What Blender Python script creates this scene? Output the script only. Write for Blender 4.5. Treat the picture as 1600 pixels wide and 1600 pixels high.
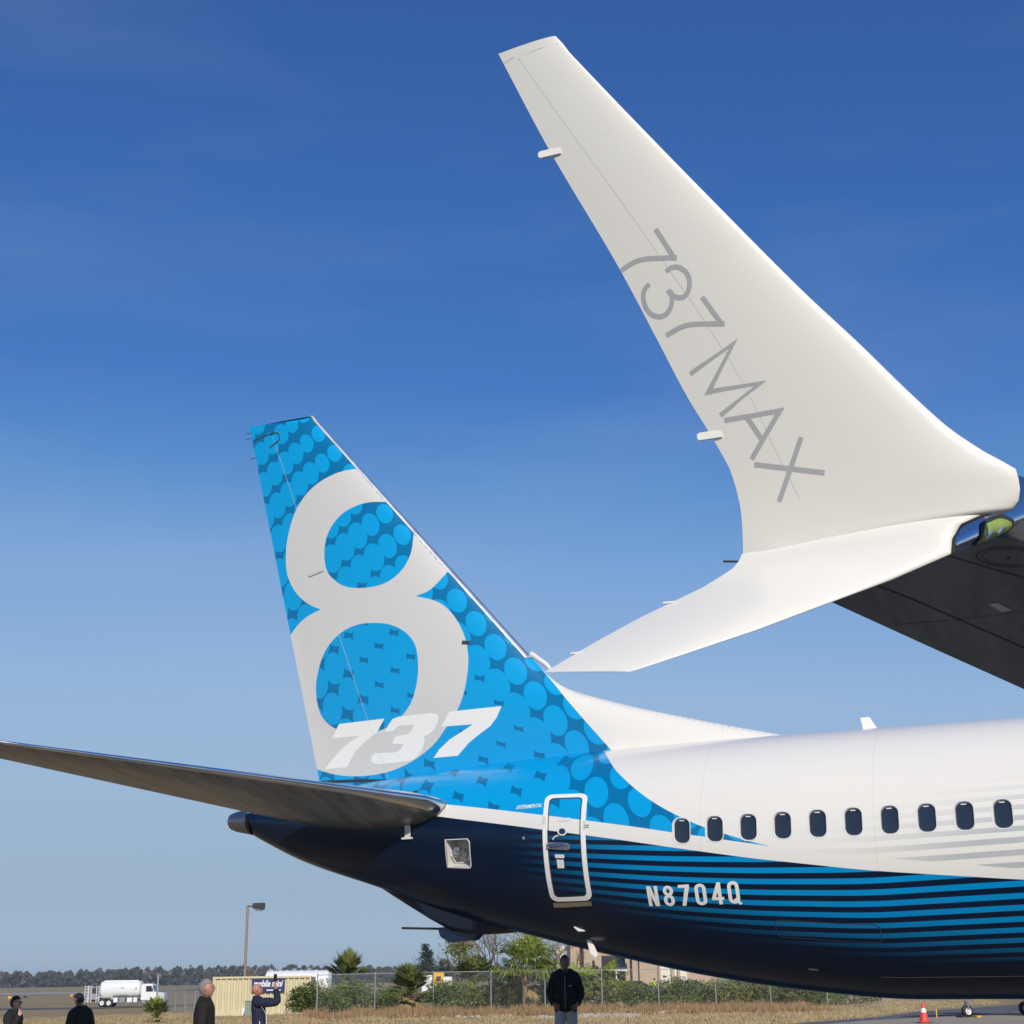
import bpy, bmesh, math, random
from mathutils import Vector, Matrix, noise
from mathutils.geometry import delaunay_2d_cdt
R = math.radians
random.seed(11)
scene = bpy.context.scene
for o in list(bpy.data.objects): bpy.data.objects.remove(o)
COL = scene.collection

# ------------------------------------------------------------------ camera
CAM_H = 1.70
F_PX, PITCH, ROLL = 2249.08, 0.31354, 0.01322
cam_data = bpy.data.cameras.new('camera'); cam = bpy.data.objects.new('camera', cam_data); COL.objects.link(cam)
cam_data.sensor_fit = 'HORIZONTAL'; cam_data.sensor_width = 36.0; cam_data.lens = 36.0 * F_PX / 1600.0
cam_data.clip_start = 0.1; cam_data.clip_end = 20000
_f = Vector((0, math.cos(PITCH), math.sin(PITCH))); _u = Vector((0, -math.sin(PITCH), math.cos(PITCH))); _r = Vector((1, 0, 0))
_R = _r * math.cos(ROLL) - _u * math.sin(ROLL); _U = _r * math.sin(ROLL) + _u * math.cos(ROLL)
cam.matrix_world = Matrix(((_R.x, _U.x, -_f.x, 0), (_R.y, _U.y, -_f.y, 0), (_R.z, _U.z, -_f.z, CAM_H), (0, 0, 0, 1)))
scene.camera = cam
# ------------------------------------------------------------------ light
SUN_AZ, SUN_EL = 168.0, 28.0          # azimuth clockwise from +Y
SUN_STRENGTH, SKY_STRENGTH, EXPOSURE = 3.8, 0.12, 0.0
sd = Vector((math.sin(R(SUN_AZ)) * math.cos(R(SUN_EL)), math.cos(R(SUN_AZ)) * math.cos(R(SUN_EL)), math.sin(R(SUN_EL))))
sl = bpy.data.lights.new('sun', 'SUN'); sl.energy = SUN_STRENGTH; sl.angle = R(0.53); sl.color = (1, .925, .80)
so = bpy.data.objects.new('sun', sl); COL.objects.link(so); so.location = (30, -40, 60)
so.rotation_euler = (-sd).to_track_quat('-Z', 'Y').to_euler()
world = bpy.data.worlds.new('World'); scene.world = world; world.use_nodes = True
wn, wl_ = world.node_tree.nodes, world.node_tree.links
wn.clear()
sky = wn.new('ShaderNodeTexSky'); sky.sky_type = 'NISHITA'; sky.sun_disc = False
sky.sun_elevation = R(SUN_EL); sky.sun_rotation = R(SUN_AZ); sky.air_density = 1.0; sky.dust_density = 0.0; sky.ozone_density = 4.0
bg = wn.new('ShaderNodeBackground'); bg.inputs['Strength'].default_value = SKY_STRENGTH
wo = wn.new('ShaderNodeOutputWorld')
# thin high cirrus veil, a soft streaky noise on the sky directions
tcw = wn.new('ShaderNodeTexCoord'); mpw = wn.new('ShaderNodeMapping'); mpw.inputs['Rotation'].default_value = (R(12), R(-24), R(20)); mpw.inputs['Scale'].default_value = (1.2, 2.0, 6.5)
nzw = wn.new('ShaderNodeTexNoise'); nzw.inputs['Scale'].default_value = 1.7; nzw.inputs['Detail'].default_value = 7; nzw.inputs['Roughness'].default_value = .55
rpw = wn.new('ShaderNodeValToRGB'); rpw.color_ramp.elements[0].position = .48; rpw.color_ramp.elements[0].color = (0, 0, 0, 1); rpw.color_ramp.elements[1].position = .80; rpw.color_ramp.elements[1].color = (.10, .10, .10, 1)
mxw = wn.new('ShaderNodeMixRGB'); mxw.inputs[2].default_value = (4.2, 4.9, 5.6, 1)
wl_.new(tcw.outputs['Generated'], mpw.inputs[0]); wl_.new(mpw.outputs[0], nzw.inputs['Vector']); wl_.new(nzw.outputs[0], rpw.inputs[0])
wl_.new(rpw.outputs[0], mxw.inputs[0]); sepw = wn.new('ShaderNodeSeparateColor'); wl_.new(sky.outputs[0], sepw.inputs[0])
# one tone curve for the whole dome: physical sky brightness -> the colours of this clear winter sky
_lg = wn.new('ShaderNodeMath'); _lg.operation = 'LOGARITHM'; _lg.inputs[1].default_value = 40.0; wl_.new(sepw.outputs[1], _lg.inputs[0])
comw = wn.new('ShaderNodeValToRGB'); _cr = comw.color_ramp; _cr.interpolation = 'LINEAR'
_tone = ((1.0, (.030, .090, .300)), (1.45, (.037, .113, .364)), (2.05, (.049, .162, .470)), (2.5, (.064, .197, .537)), (2.98, (.106, .274, .610)), (3.65, (.20, .375, .680)), (4.9, (.294, .460, .707)), (6.7, (.338, .482, .668)), (9.4, (.325, .455, .60)), (14.0, (.46, .56, .68)), (36.0, (1.3, 1.25, 1.2)))
for _i, (_g, _c) in enumerate(_tone):
    _e = _cr.elements[0] if _i == 0 else (_cr.elements[1] if _i == 1 else _cr.elements.new(.99))
    _e.position = math.log(_g) / math.log(40.0); _e.color = (*[v / SKY_STRENGTH for v in _c], 1)
wl_.new(_lg.outputs[0], comw.inputs[0])
wl_.new(comw.outputs[0], mxw.inputs[1]); wl_.new(mxw.outputs[0], bg.inputs[0]); wl_.new(bg.outputs[0], wo.inputs[0])
vs = scene.view_settings; vs.view_transform = 'Standard'; vs.look = 'None'; vs.exposure = EXPOSURE; vs.gamma = 1.0; vs.use_curve_mapping = False
scene.cycles.max_bounces = 8; scene.cycles.use_denoising = True

# ------------------------------------------------------------------ materials
def new_mat(name):
    m = bpy.data.materials.new(name); m.use_nodes = True
    nt = m.node_tree; b = nt.nodes['Principled BSDF']
    return m, nt, b
def N(nt, t, **kw):
    n = nt.nodes.new(t)
    for k, v in kw.items(): setattr(n, k, v)
    return n
def math_n(nt, op, a, b=None, clamp=False):
    n = nt.nodes.new('ShaderNodeMath'); n.operation = op; n.use_clamp = clamp
    for i, v in enumerate((a, b)):
        if v is None: continue
        if isinstance(v, (int, float)): n.inputs[i].default_value = v
        else: nt.links.new(v, n.inputs[i])
    return n.outputs[0]
def mixc(nt, fac, a, b):
    n = nt.nodes.new('ShaderNodeMixRGB')
    for i, v in enumerate((fac, a, b)):
        if isinstance(v, (int, float)): n.inputs[i].default_value = v
        elif isinstance(v, tuple): n.inputs[i].default_value = v if len(v) == 4 else (*v, 1)
        else: nt.links.new(v, n.inputs[i])
    return n.outputs[0]
def sstep(nt, v, lo, hi):
    n = nt.nodes.new('ShaderNodeMapRange'); n.interpolation_type = 'SMOOTHSTEP'
    nt.links.new(v, n.inputs[0]); n.inputs[1].default_value = lo; n.inputs[2].default_value = hi
    return n.outputs[0]
def coords(nt):
    tc = nt.nodes.new('ShaderNodeTexCoord'); sp = nt.nodes.new('ShaderNodeSeparateXYZ'); nt.links.new(tc.outputs['Object'], sp.inputs[0])
    return tc.outputs['Object'], sp.outputs
def noise_n(nt, scale, detail=4, rough=.5, vec=None):
    n = nt.nodes.new('ShaderNodeTexNoise'); n.inputs['Scale'].default_value = scale; n.inputs['Detail'].default_value = detail; n.inputs['Roughness'].default_value = rough
    if vec is None:
        tc = nt.nodes.new('ShaderNodeTexCoord'); vec = tc.outputs['Object']
    nt.links.new(vec, n.inputs['Vector']); return n.outputs[0]
def simple(name, col, rough=.5, metal=0.0, var=.12, nscale=3.0, bump=0.0, bscale=40.0, coat=0.0, spec=.5):
    m, nt, b = new_mat(name)
    if var > 0:
        nz = noise_n(nt, nscale, 5)
        d = tuple(max(0, v * (1 - var)) for v in col); l = tuple(min(1, v * (1 + var)) for v in col)
        nt.links.new(mixc(nt, nz, d, l), b.inputs['Base Color'])
    else: b.inputs['Base Color'].default_value = (*col, 1)
    b.inputs['Roughness'].default_value = rough; b.inputs['Metallic'].default_value = metal
    b.inputs['Specular IOR Level'].default_value = spec
    if coat: b.inputs['Coat Weight'].default_value = coat; b.inputs['Coat Roughness'].default_value = .06
    if bump:
        bn = nt.nodes.new('ShaderNodeBump'); bn.inputs['Strength'].default_value = bump; bn.inputs['Distance'].default_value = .02
        nt.links.new(noise_n(nt, bscale, 4), bn.inputs['Height']); nt.links.new(bn.outputs[0], b.inputs['Normal'])
    return m
def leafy(name, c1, c2, rough=.6, sub=.0):
    m, nt, b = new_mat(name)
    g = nt.nodes.new('ShaderNodeNewGeometry')
    nt.links.new(mixc(nt, g.outputs['Random Per Island'], c1, c2), b.inputs['Base Color'])
    b.inputs['Roughness'].default_value = rough; b.inputs['Specular IOR Level'].default_value = .25
    return m
# aircraft paint: common fine waviness + faint grime streaks
def paint_base(nt, b, rough=.28, wav=.035, coat=.3):
    b.inputs['Roughness'].default_value = rough; b.inputs['Specular IOR Level'].default_value = .5
    b.inputs['Coat Weight'].default_value = coat; b.inputs['Coat Roughness'].default_value = .05
    bn = nt.nodes.new('ShaderNodeBump'); bn.inputs['Strength'].default_value = wav; bn.inputs['Distance'].default_value = .05
    nt.links.new(noise_n(nt, 2.2, 3), bn.inputs['Height']); nt.links.new(bn.outputs[0], b.inputs['Normal'])
def grime(nt, col, amt=.06):
    tc = nt.nodes.new('ShaderNodeTexCoord'); mp = nt.nodes.new('ShaderNodeMapping'); mp.inputs['Scale'].default_value = (.5, 2, 5)
    nt.links.new(tc.outputs['Object'], mp.inputs[0])
    nz = noise_n(nt, 1.3, 8, .65, mp.outputs[0])
    f = sstep(nt, nz, .5, .8)
    return mixc(nt, math_n(nt, 'MULTIPLY', f, amt), col, (.35, .32, .27))
WHITE = (.79, .765, .705); BLUE_HI = (.0, .335, .69); BLUE_LO = (.0, .16, .365); NAVY = (.003, .011, .034)
def panel_lines(nt, col, axis_x=1.27, frac=.006, amt=.22):
    """thin skin joints every few frames along the body and at a few stringers"""
    o, s = coords(nt)
    fx = math_n(nt, 'FRACT', math_n(nt, 'DIVIDE', math_n(nt, 'ADD', s[0], 40.35), axis_x * 2))
    lx = math_n(nt, 'LESS_THAN', fx, frac / 2)
    return mixc(nt, math_n(nt, 'MULTIPLY', lx, amt), col, (.2, .2, .2))
def mat_white():
    m, nt, b = new_mat('aircraft_white'); paint_base(nt, b)
    nt.links.new(panel_lines(nt, grime(nt, WHITE)), b.inputs['Base Color']); return m
def phi_attr(nt):
    a = nt.nodes.new('ShaderNodeAttribute'); a.attribute_name = 'girth'; return a.outputs['Fac']
def stripe_mask(nt, duty_c, half):
    o, s = coords(nt)
    ph = phi_attr(nt)
    sc_ = math_n(nt, 'SUBTRACT', ph, math_n(nt, 'MULTIPLY', s[0], .0146))
    fr = math_n(nt, 'FRACT', math_n(nt, 'ADD', math_n(nt, 'DIVIDE', math_n(nt, 'SUBTRACT', sc_, duty_c), .0775), 40.5))
    d = math_n(nt, 'ABSOLUTE', math_n(nt, 'SUBTRACT', fr, .5))
    return math_n(nt, 'LESS_THAN', d, half), s, ph
def mat_navy():
    m, nt, b = new_mat('aircraft_navy_striped'); paint_base(nt, b, .22, .05, .08); b.inputs['Specular IOR Level'].default_value = .26
    st, s, ph = stripe_mask(nt, -.365, .245)
    # the printed stripes fade out towards the tail and the keel (halftone print of the livery)
    low = math_n(nt, 'ADD', -.97, math_n(nt, 'MULTIPLY', math_n(nt, 'SUBTRACT', 4.7, s[0]), .052))
    fb = sstep(nt, math_n(nt, 'SUBTRACT', ph, low), .0, .42)
    fx = sstep(nt, s[0], -3.0, -.2)
    f = math_n(nt, 'MULTIPLY', st, math_n(nt, 'MULTIPLY', fb, fx))
    nt.links.new(mixc(nt, f, NAVY, (.0, .25, .56)), b.inputs['Base Color']); return m
def mat_grey_stripe():
    m, nt, b = new_mat('aircraft_white_grey_striped'); paint_base(nt, b)
    st, s, ph = stripe_mask(nt, -.326, .24)
    f = math_n(nt, 'MULTIPLY', sstep(nt, s[0], .8, 6.5), sstep(nt, math_n(nt, 'MULTIPLY', math_n(nt, 'SUBTRACT', ph, math_n(nt, 'MULTIPLY', s[0], .09)), -1), -.12, .62))
    f = math_n(nt, 'MULTIPLY', math_n(nt, 'MULTIPLY', f, 1.9, True), st)
    nt.links.new(panel_lines(nt, grime(nt, mixc(nt, f, WHITE, (.47, .48, .48)))), b.inputs['Base Color']); return m
def dots_color(nt):
    o, s = coords(nt); X, Z = s[0], s[2]
    dx = math_n(nt, 'ADD', X, 4.458); dz = math_n(nt, 'SUBTRACT', Z, 8.185)
    # lattice axes e1=(.38,-.465) e2=(-.28,-.19)
    det = .38 * -.19 - (-.28) * (-.465)
    a = math_n(nt, 'DIVIDE', math_n(nt, 'SUBTRACT', math_n(nt, 'MULTIPLY', dx, -.19), math_n(nt, 'MULTIPLY', dz, -.28)), det)
    bq = math_n(nt, 'DIVIDE', math_n(nt, 'ADD', math_n(nt, 'MULTIPLY', dx, .465), math_n(nt, 'MULTIPLY', dz, .38)), det)
    L2 = math_n(nt, 'ADD', .509, math_n(nt, 'MULTIPLY', Z, -.019))
    v = math_n(nt, 'DIVIDE', math_n(nt, 'MULTIPLY', bq, .338), L2)
    fu = math_n(nt, 'SUBTRACT', math_n(nt, 'FRACT', math_n(nt, 'ADD', a, 50.5)), .5)
    fv = math_n(nt, 'SUBTRACT', math_n(nt, 'FRACT', math_n(nt, 'ADD', v, 50.5)), .5)
    su, sv = math_n(nt, 'SIGN', fu), math_n(nt, 'SIGN', fv)
    best = None
    kk = math_n(nt, 'DIVIDE', L2, .338)
    for iu in (0, 1):
        for iv in (0, 1):
            u_ = math_n(nt, 'SUBTRACT', fu, su) if iu else fu
            v_ = math_n(nt, 'MULTIPLY', math_n(nt, 'SUBTRACT', fv, sv) if iv else fv, kk)
            ox = math_n(nt, 'ADD', math_n(nt, 'MULTIPLY', u_, .38), math_n(nt, 'MULTIPLY', v_, -.28))
            oz = math_n(nt, 'ADD', math_n(nt, 'MULTIPLY', u_, -.465), math_n(nt, 'MULTIPLY', v_, -.19))
            l_ = math_n(nt, 'DIVIDE', math_n(nt, 'ADD', math_n(nt, 'MULTIPLY', ox, .5), math_n(nt, 'MULTIPLY', oz, -.866)), .74)
            s_ = math_n(nt, 'DIVIDE', math_n(nt, 'ADD', math_n(nt, 'MULTIPLY', ox, .866), math_n(nt, 'MULTIPLY', oz, .5)), .49)
            dd = math_n(nt, 'SQRT', math_n(nt, 'ADD', math_n(nt, 'MULTIPLY', l_, l_), math_n(nt, 'MULTIPLY', s_, s_)))
            best = dd if best is None else math_n(nt, 'MINIMUM', best, dd)
    dist = math_n(nt, 'DIVIDE', best, L2)
    le = math_n(nt, 'ADD', 2.967, math_n(nt, 'MULTIPLY', Z, -.8626))
    d = math_n(nt, 'SUBTRACT', le, X)
    r = math_n(nt, 'ADD', .93, math_n(nt, 'MULTIPLY', sstep(nt, d, .2, 1.35), .275))
    r = math_n(nt, 'SUBTRACT', r, math_n(nt, 'MULTIPLY', sstep(nt, d, 2.9, 4.4), .17))
    r = math_n(nt, 'SUBTRACT', r, math_n(nt, 'MULTIPLY', sstep(nt, math_n(nt, 'MULTIPLY', Z, -1), -5.7, -4.9), .11))
    f = math_n(nt, 'LESS_THAN', dist, r)
    return mixc(nt, f, BLUE_LO, BLUE_HI)
def mat_dots():
    m, nt, b = new_mat('aircraft_blue_dotted'); paint_base(nt, b, .3)
    nt.links.new(dots_color(nt), b.inputs['Base Color']); return m
M = {}
M['white'] = mat_white(); M['navy'] = mat_navy(); M['greystripe'] = mat_grey_stripe(); M['dots'] = mat_dots()
def mat_plain_paint(name, col, rough=.3, g=.05):
    m, nt, b = new_mat(name); paint_base(nt, b, rough); nt.links.new(grime(nt, col, g), b.inputs['Base Color']); return m
M['grey8'] = mat_plain_paint('aircraft_light_grey', (.64, .625, .59), .32)
M['letter'] = mat_plain_paint('letter_white', (.86, .84, .79))
M['winglet'] = mat_plain_paint('winglet_white', (.81, .785, .715), .3, .03)
M['maxgrey'] = mat_plain_paint('winglet_lettering_grey', (.42, .43, .43))
M['pline'] = simple('panel_joint', (.56, .56, .53), .6, 0, 0)
M['dline'] = simple('dark_joint', (.03, .04, .05), .6, 0, 0)
M['navyplain'] = mat_plain_paint('aircraft_navy', NAVY, .22, .01)
def mat_metal(name, col, rough, bump=.03):
    m, nt, b = new_mat(name); b.inputs['Metallic'].default_value = 1
    nz = noise_n(nt, 4, 5)
    nt.links.new(mixc(nt, nz, tuple(v * .85 for v in col), col), b.inputs['Base Color'])
    nt.links.new(math_n(nt, 'ADD', math_n(nt, 'MULTIPLY', nz, .16), rough - .08), b.inputs['Roughness'])
    bn = nt.nodes.new('ShaderNodeBump'); bn.inputs['Strength'].default_value = bump; bn.inputs['Distance'].default_value = .05
    nt.links.new(noise_n(nt, 5, 3), bn.inputs['Height']); nt.links.new(bn.outputs[0], b.inputs['Normal']); return m
M['chrome'] = mat_metal('polished_leading_edge', (.80, .81, .83), .14)
M['finle'] = mat_metal('fin_edge_metal', (.86, .87, .88), .42)
M['barem'] = mat_metal('bare_metal', (.62, .62, .61), .3)
def mat_under(name, col, rough, metal):
    m, nt, b = new_mat(name)
    tc = nt.nodes.new('ShaderNodeTexCoord'); mp = nt.nodes.new('ShaderNodeMapping'); mp.inputs['Scale'].default_value = (3.5, .5, 1); mp.inputs['Rotation'].default_value = (0, 0, R(35))
    nt.links.new(tc.outputs['Object'], mp.inputs[0]); nz = noise_n(nt, 1.6, 7, .65, mp.outputs[0])
    nt.links.new(mixc(nt, sstep(nt, nz, .3, .7), tuple(v * .66 for v in col), tuple(v * 1.25 for v in col)), b.inputs['Base Color'])
    b.inputs['Roughness'].default_value = rough; b.inputs['Metallic'].default_value = metal; return m
M['wingunder'] = mat_under('wing_grey', (.17, .17, .165), .42, 0.0)
M['stab'] = mat_under('stabilizer_grey', (.30, .29, .27), .34, .55)
M['apu'] = mat_metal('exhaust_metal', (.36, .35, .34), .42)
M['black'] = simple('black_rubber', (.012, .012, .013), .65, 0, .2)
M['seal'] = simple('seal_dark', (.03, .03, .032), .5, 0, 0)
M['frame'] = simple('window_frame', (.72, .72, .71), .35, .0, .05)
m, nt, b = new_mat('window_pane'); b.inputs['Base Color'].default_value = (.022, .03, .048, 1); b.inputs['Roughness'].default_value = .06; b.inputs['Specular IOR Level'].default_value = .6; M['pane'] = m
M['sticker'] = simple('placard_white', (.70, .70, .70), .5, 0, .03)
M['box_in'] = simple('bay_white', (.62, .61, .57), .5, 0, .15, 6)
m, nt, b = new_mat('lamp_glass'); b.inputs['Base Color'].default_value = (.85, .95, .8, 1); b.inputs['Transmission Weight'].default_value = 1; b.inputs['Roughness'].default_value = .02; b.inputs['IOR'].default_value = 1.2; M['lampglass'] = m
M['lampgreen'] = simple('lamp_housing_green', (.30, .40, .08), .35, 0, .35, 30)

# ------------------------------------------------------------------ object helpers
def link(o, parent=None):
    COL.objects.link(o)
    if parent is not None: o.parent = parent
    return o
def mesh_obj(name, verts, faces, mats, parent=None, idx=None, smooth=True, normals=None, attr=None):
    me = bpy.data.meshes.new(name); me.from_pydata([tuple(v) for v in verts], [], faces)
    for mm in (mats if isinstance(mats, (list, tuple)) else [mats]): me.materials.append(mm)
    if idx is not None: me.polygons.foreach_set('material_index', idx)
    me.polygons.foreach_set('use_smooth', [smooth] * len(me.polygons))
    if attr:
        a = me.attributes.new(attr[0], 'FLOAT', 'POINT'); a.data.foreach_set('value', attr[1])
    me.update()
    if normals is not None: me.normals_split_custom_set_from_vertices([tuple(n) for n in normals])
    return link(bpy.data.objects.new(name, me), parent)
def empty(name, loc, rz=0):
    o = bpy.data.objects.new(name, None); COL.objects.link(o); o.location = loc; o.rotation_euler = (0, 0, rz); o.empty_display_size = .3
    return o
def tag(o, label=None, cat=None, group=None, kind=None):
    if label: o['label'] = label
    if cat: o['category'] = cat
    if group: o['group'] = group
    if kind: o['kind'] = kind
    return o
class MB:
    def __init__(s): s.v = []; s.f = []; s.m = []
    def add(s, vs, fs, mi=0):
        n = len(s.v); s.v += [tuple(v) for v in vs]; s.f += [tuple(i + n for i in f) for f in fs]; s.m += [mi] * len(fs); return s
    def box(s, c, size, mi=0, rz=0, taper=1.0, rot=None):
        hx, hy, hz = size[0] / 2, size[1] / 2, size[2] / 2
        vs = []
        for dz in (-1, 1):
            k = taper if dz > 0 else 1
            for dx, dy in ((-1, -1), (1, -1), (1, 1), (-1, 1)):
                v = Vector((dx * hx * k, dy * hy * k, dz * hz))
                if rz: v.rotate(Matrix.Rotation(rz, 3, 'Z'))
                if rot: v = rot @ v
                vs.append(v + Vector(c))
        return s.add(vs, [(3, 2, 1, 0), (4, 5, 6, 7), (0, 1, 5, 4), (1, 2, 6, 5), (2, 3, 7, 6), (3, 0, 4, 7)], mi)
    def tube(s, pts, rad, n=8, mi=0, cap=True):
        pts = [Vector(p) for p in pts]
        if not hasattr(rad, '__len__'): rad = [rad] * len(pts)
        rings = []
        for i, p in enumerate(pts):
            d = (pts[min(i + 1, len(pts) - 1)] - pts[max(i - 1, 0)]).normalized()
            a = d.orthogonal().normalized() if abs(d.z) > .9 else d.cross(Vector((0, 0, 1))).normalized()
            bb = d.cross(a)
            rings.append([p + (a * math.cos(2 * math.pi * k / n) + bb * math.sin(2 * math.pi * k / n)) * rad[i] for k in range(n)])
        return s.loft(rings, mi, cap)
    def loft(s, rings, mi=0, cap=True):
        n = len(rings[0]); vs = [v for r in rings for v in r]; fs = []
        for i in range(len(rings) - 1):
            for k in range(n):
                fs.append((i * n + k, i * n + (k + 1) % n, (i + 1) * n + (k + 1) % n, (i + 1) * n + k))
        if cap: fs.append(tuple(range(n))[::-1]); fs.append(tuple(range((len(rings) - 1) * n, len(rings) * n)))
        return s.add(vs, fs, mi)
    def prism(s, poly, axis, lo, hi, mi=0):
        """poly: 2D points; axis 'y' puts poly in xz, 'x' in yz, 'z' in xy"""
        def P(p, t): return (p[0], t, p[1]) if axis == 'y' else ((t, p[0], p[1]) if axis == 'x' else (p[0], p[1], t))
        n = len(poly); vs = [P(p, lo) for p in poly] + [P(p, hi) for p in poly]
        fs = [tuple(range(n)), tuple(range(n, 2 * n))[::-1]] + [(i, i + n, (i + 1) % n + n, (i + 1) % n) for i in range(n)]
        return s.add(vs, fs, mi)
    def build(s, name, mats, parent=None, smooth=False, bevel=0.0, fix=True):
        o = mesh_obj(name, s.v, s.f, mats, parent, s.m, smooth)
        if fix:
            bm = bmesh.new(); bm.from_mesh(o.data); bmesh.ops.recalc_face_normals(bm, faces=bm.faces)
            if bevel: bmesh.ops.bevel(bm, geom=[e for e in bm.edges], offset=bevel, segments=2, affect='EDGES', clamp_overlap=True)
            bm.to_mesh(o.data); bm.free()
        if smooth == 'auto' or smooth is True:
            try: o.data.set_sharp_from_angle(angle=R(40))
            except Exception: pass
        return o
def copy_tree(o, parent=None):
    c_ = o.copy(); COL.objects.link(c_); c_.parent = parent
    for ch in list(o.children): copy_tree(ch, c_)
    return c_
def area(p): return sum(p[i][0] * p[(i + 1) % len(p)][1] - p[(i + 1) % len(p)][0] * p[i][1] for i in range(len(p)))
def partition(polys, pts=()):
    """constrained triangulation of overlapping polygons; returns verts, tris, membership sets"""
    vs = []; fs = []
    for p in polys:
        p = list(p)
        if area(p) < 0: p = p[::-1]
        n = len(vs); vs += [Vector(q) for q in p]; fs.append(list(range(n, n + len(p))))
    vs += [Vector(q) for q in pts]
    r = delaunay_2d_cdt(vs, [], fs, 1, 1e-5, True)
    return [tuple(v) for v in r[0]], r[2], [set(x) for x in r[5]]
def smooth_curve(pts, k=4, closed=False):
    """Catmull-Rom resample"""
    P = [Vector(p) for p in pts]; out = []; n = len(P)
    rng = range(n if closed else n - 1)
    for i in rng:
        a = P[(i - 1) % n] if (closed or i > 0) else P[i]; b_ = P[i]; c_ = P[(i + 1) % n]; d = P[(i + 2) % n] if (closed or i + 2 < n) else c_
        for j in range(k):
            t = j / k
            out.append(tuple(.5 * ((2 * b_) + (c_ - a) * t + (2 * a - 5 * b_ + 4 * c_ - d) * t * t + (3 * b_ - a - 3 * c_ + d) * t ** 3)))
    if not closed: out.append(tuple(P[-1]))
    return out
def interp(xs, ys, x):
    n = len(xs); x = min(max(x, xs[0]), xs[-1])
    i = 0
    while i < n - 2 and x > xs[i + 1]: i += 1
    d = [(ys[j + 1] - ys[j]) / (xs[j + 1] - xs[j]) for j in range(n - 1)]
    def mm(j):
        if j == 0: return d[0]
        if j == n - 1: return d[-1]
        return 0 if d[j - 1] * d[j] <= 0 else 2 * d[j - 1] * d[j] / (d[j - 1] + d[j])
    h = xs[i + 1] - xs[i]; t = (x - xs[i]) / h
    return (2 * t ** 3 - 3 * t * t + 1) * ys[i] + (t ** 3 - 2 * t * t + t) * h * mm(i) + (-2 * t ** 3 + 3 * t * t) * ys[i + 1] + (t ** 3 - t * t) * h * mm(i + 1)
def naca(x, t):
    x = min(max(x, 0), 1); return 5 * t * (.2969 * math.sqrt(x) - .126 * x - .3516 * x * x + .2843 * x ** 3 - .1036 * x ** 4)
def rrect(x0, x1, y0, y1, r, n=5):
    out = []
    for cx, cy, a0 in ((x1 - r, y1 - r, 0), (x0 + r, y1 - r, 90), (x0 + r, y0 + r, 180), (x1 - r, y0 + r, 270)):
        for k in range(n + 1):
            a = R(a0 + 90 * k / n); out.append((cx + r * math.cos(a), cy + r * math.sin(a)))
    return out

# ------------------------------------------------------------------ ground and far setting
def smst(t): t = min(max(t, 0), 1); return t * t * (3 - 2 * t)
def gz(x, y):
    z = -.9 * smst((-x - 3) / 50) * (1 - smst((y - 260) / 500))
    z += .24 * math.exp(-((x - 1) / 7) ** 2 - ((y - 29) / 5) ** 2) - .25 * math.exp(-((x + 10) / 6) ** 2 - ((y - 28.5) / 6) ** 2) - .12 * smst((y - 60) / 30) * (1 - smst((y - 260) / 500))
    return z
def gpt(x, y, dz=0): return Vector((x, y, gz(x, y) + dz))
def at(px, D):                       # world x of an image column on the far field at forward distance D
    return (px - 809.6) / F_PX * D * math.cos(PITCH)
def ground_sheet():
    xs = [-6000, -3000, -1500, -800, -400, -250] + [-180 + 6 * i for i in range(61)] + [250, 400, 800, 1500, 3000, 6000]
    ys = [-3000, -800, -200, -60, -20] + [-5 + 5 * i for i in range(61)] + [330, 400, 500, 650, 800, 1200, 2000, 4000, 9000]
    V = [(x, y, gz(x, y)) for y in ys for x in xs]; n = len(xs)
    Fc = [(j * n + i, j * n + i + 1, (j + 1) * n + i + 1, (j + 1) * n + i) for j in range(len(ys) - 1) for i in range(n - 1)]
    m, nt, b = new_mat('dry_winter_grass')
    o, s = coords(nt)
    big = noise_n(nt, .03, 5, .6); mid = noise_n(nt, .35, 6, .65); fine = noise_n(nt, 6, 4, .7)
    c1 = mixc(nt, sstep(nt, big, .38, .66), (.36, .27, .145), (.27, .22, .105))
    c2 = mixc(nt, sstep(nt, mid, .42, .72), c1, (.21, .145, .08))
    c3 = mixc(nt, math_n(nt, 'MULTIPLY', fine, .55), c2, (.46, .37, .22))
    nt.links.new(c3, b.inputs['Base Color']); b.inputs['Roughness'].default_value = .95; b.inputs['Specular IOR Level'].default_value = .1
    bn = nt.nodes.new('ShaderNodeBump'); bn.inputs['Strength'].default_value = .8; bn.inputs['Distance'].default_value = .08
    nt.links.new(fine, bn.inputs['Height']); nt.links.new(bn.outputs[0], b.inputs['Normal'])
    tag(mesh_obj('ground', V, Fc, m), kind='structure')
ground_sheet()
def sheet(name, poly, mat, dz, sub=3.0):
    x0, x1 = min(p[0] for p in poly), max(p[0] for p in poly); y0, y1 = min(p[1] for p in poly), max(p[1] for p in poly)
    q_ = []
    for i in range(len(poly)):
        a, b_ = Vector(poly[i]), Vector(poly[(i + 1) % len(poly)]); k = max(1, int((b_ - a).length / 8)); q_ += [tuple(a.lerp(b_, j / k)) for j in range(k)]
    poly = q_
    nx, ny = max(1, int((x1 - x0) / sub)), max(1, int((y1 - y0) / sub)); nx, ny = min(nx, 60), min(ny, 60)
    g = [(x0 + (x1 - x0) * (i + .37) / nx, y0 + (y1 - y0) * (j + .41) / ny) for i in range(nx) for j in range(ny)]
    v, t, mem = partition([poly], g)
    t = [f for f, k in zip(t, mem) if k]
    o = mesh_obj(name, [(x, y, gz(x, y) + dz) for x, y in v], t, mat); tag(o, kind='structure'); return o
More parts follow.
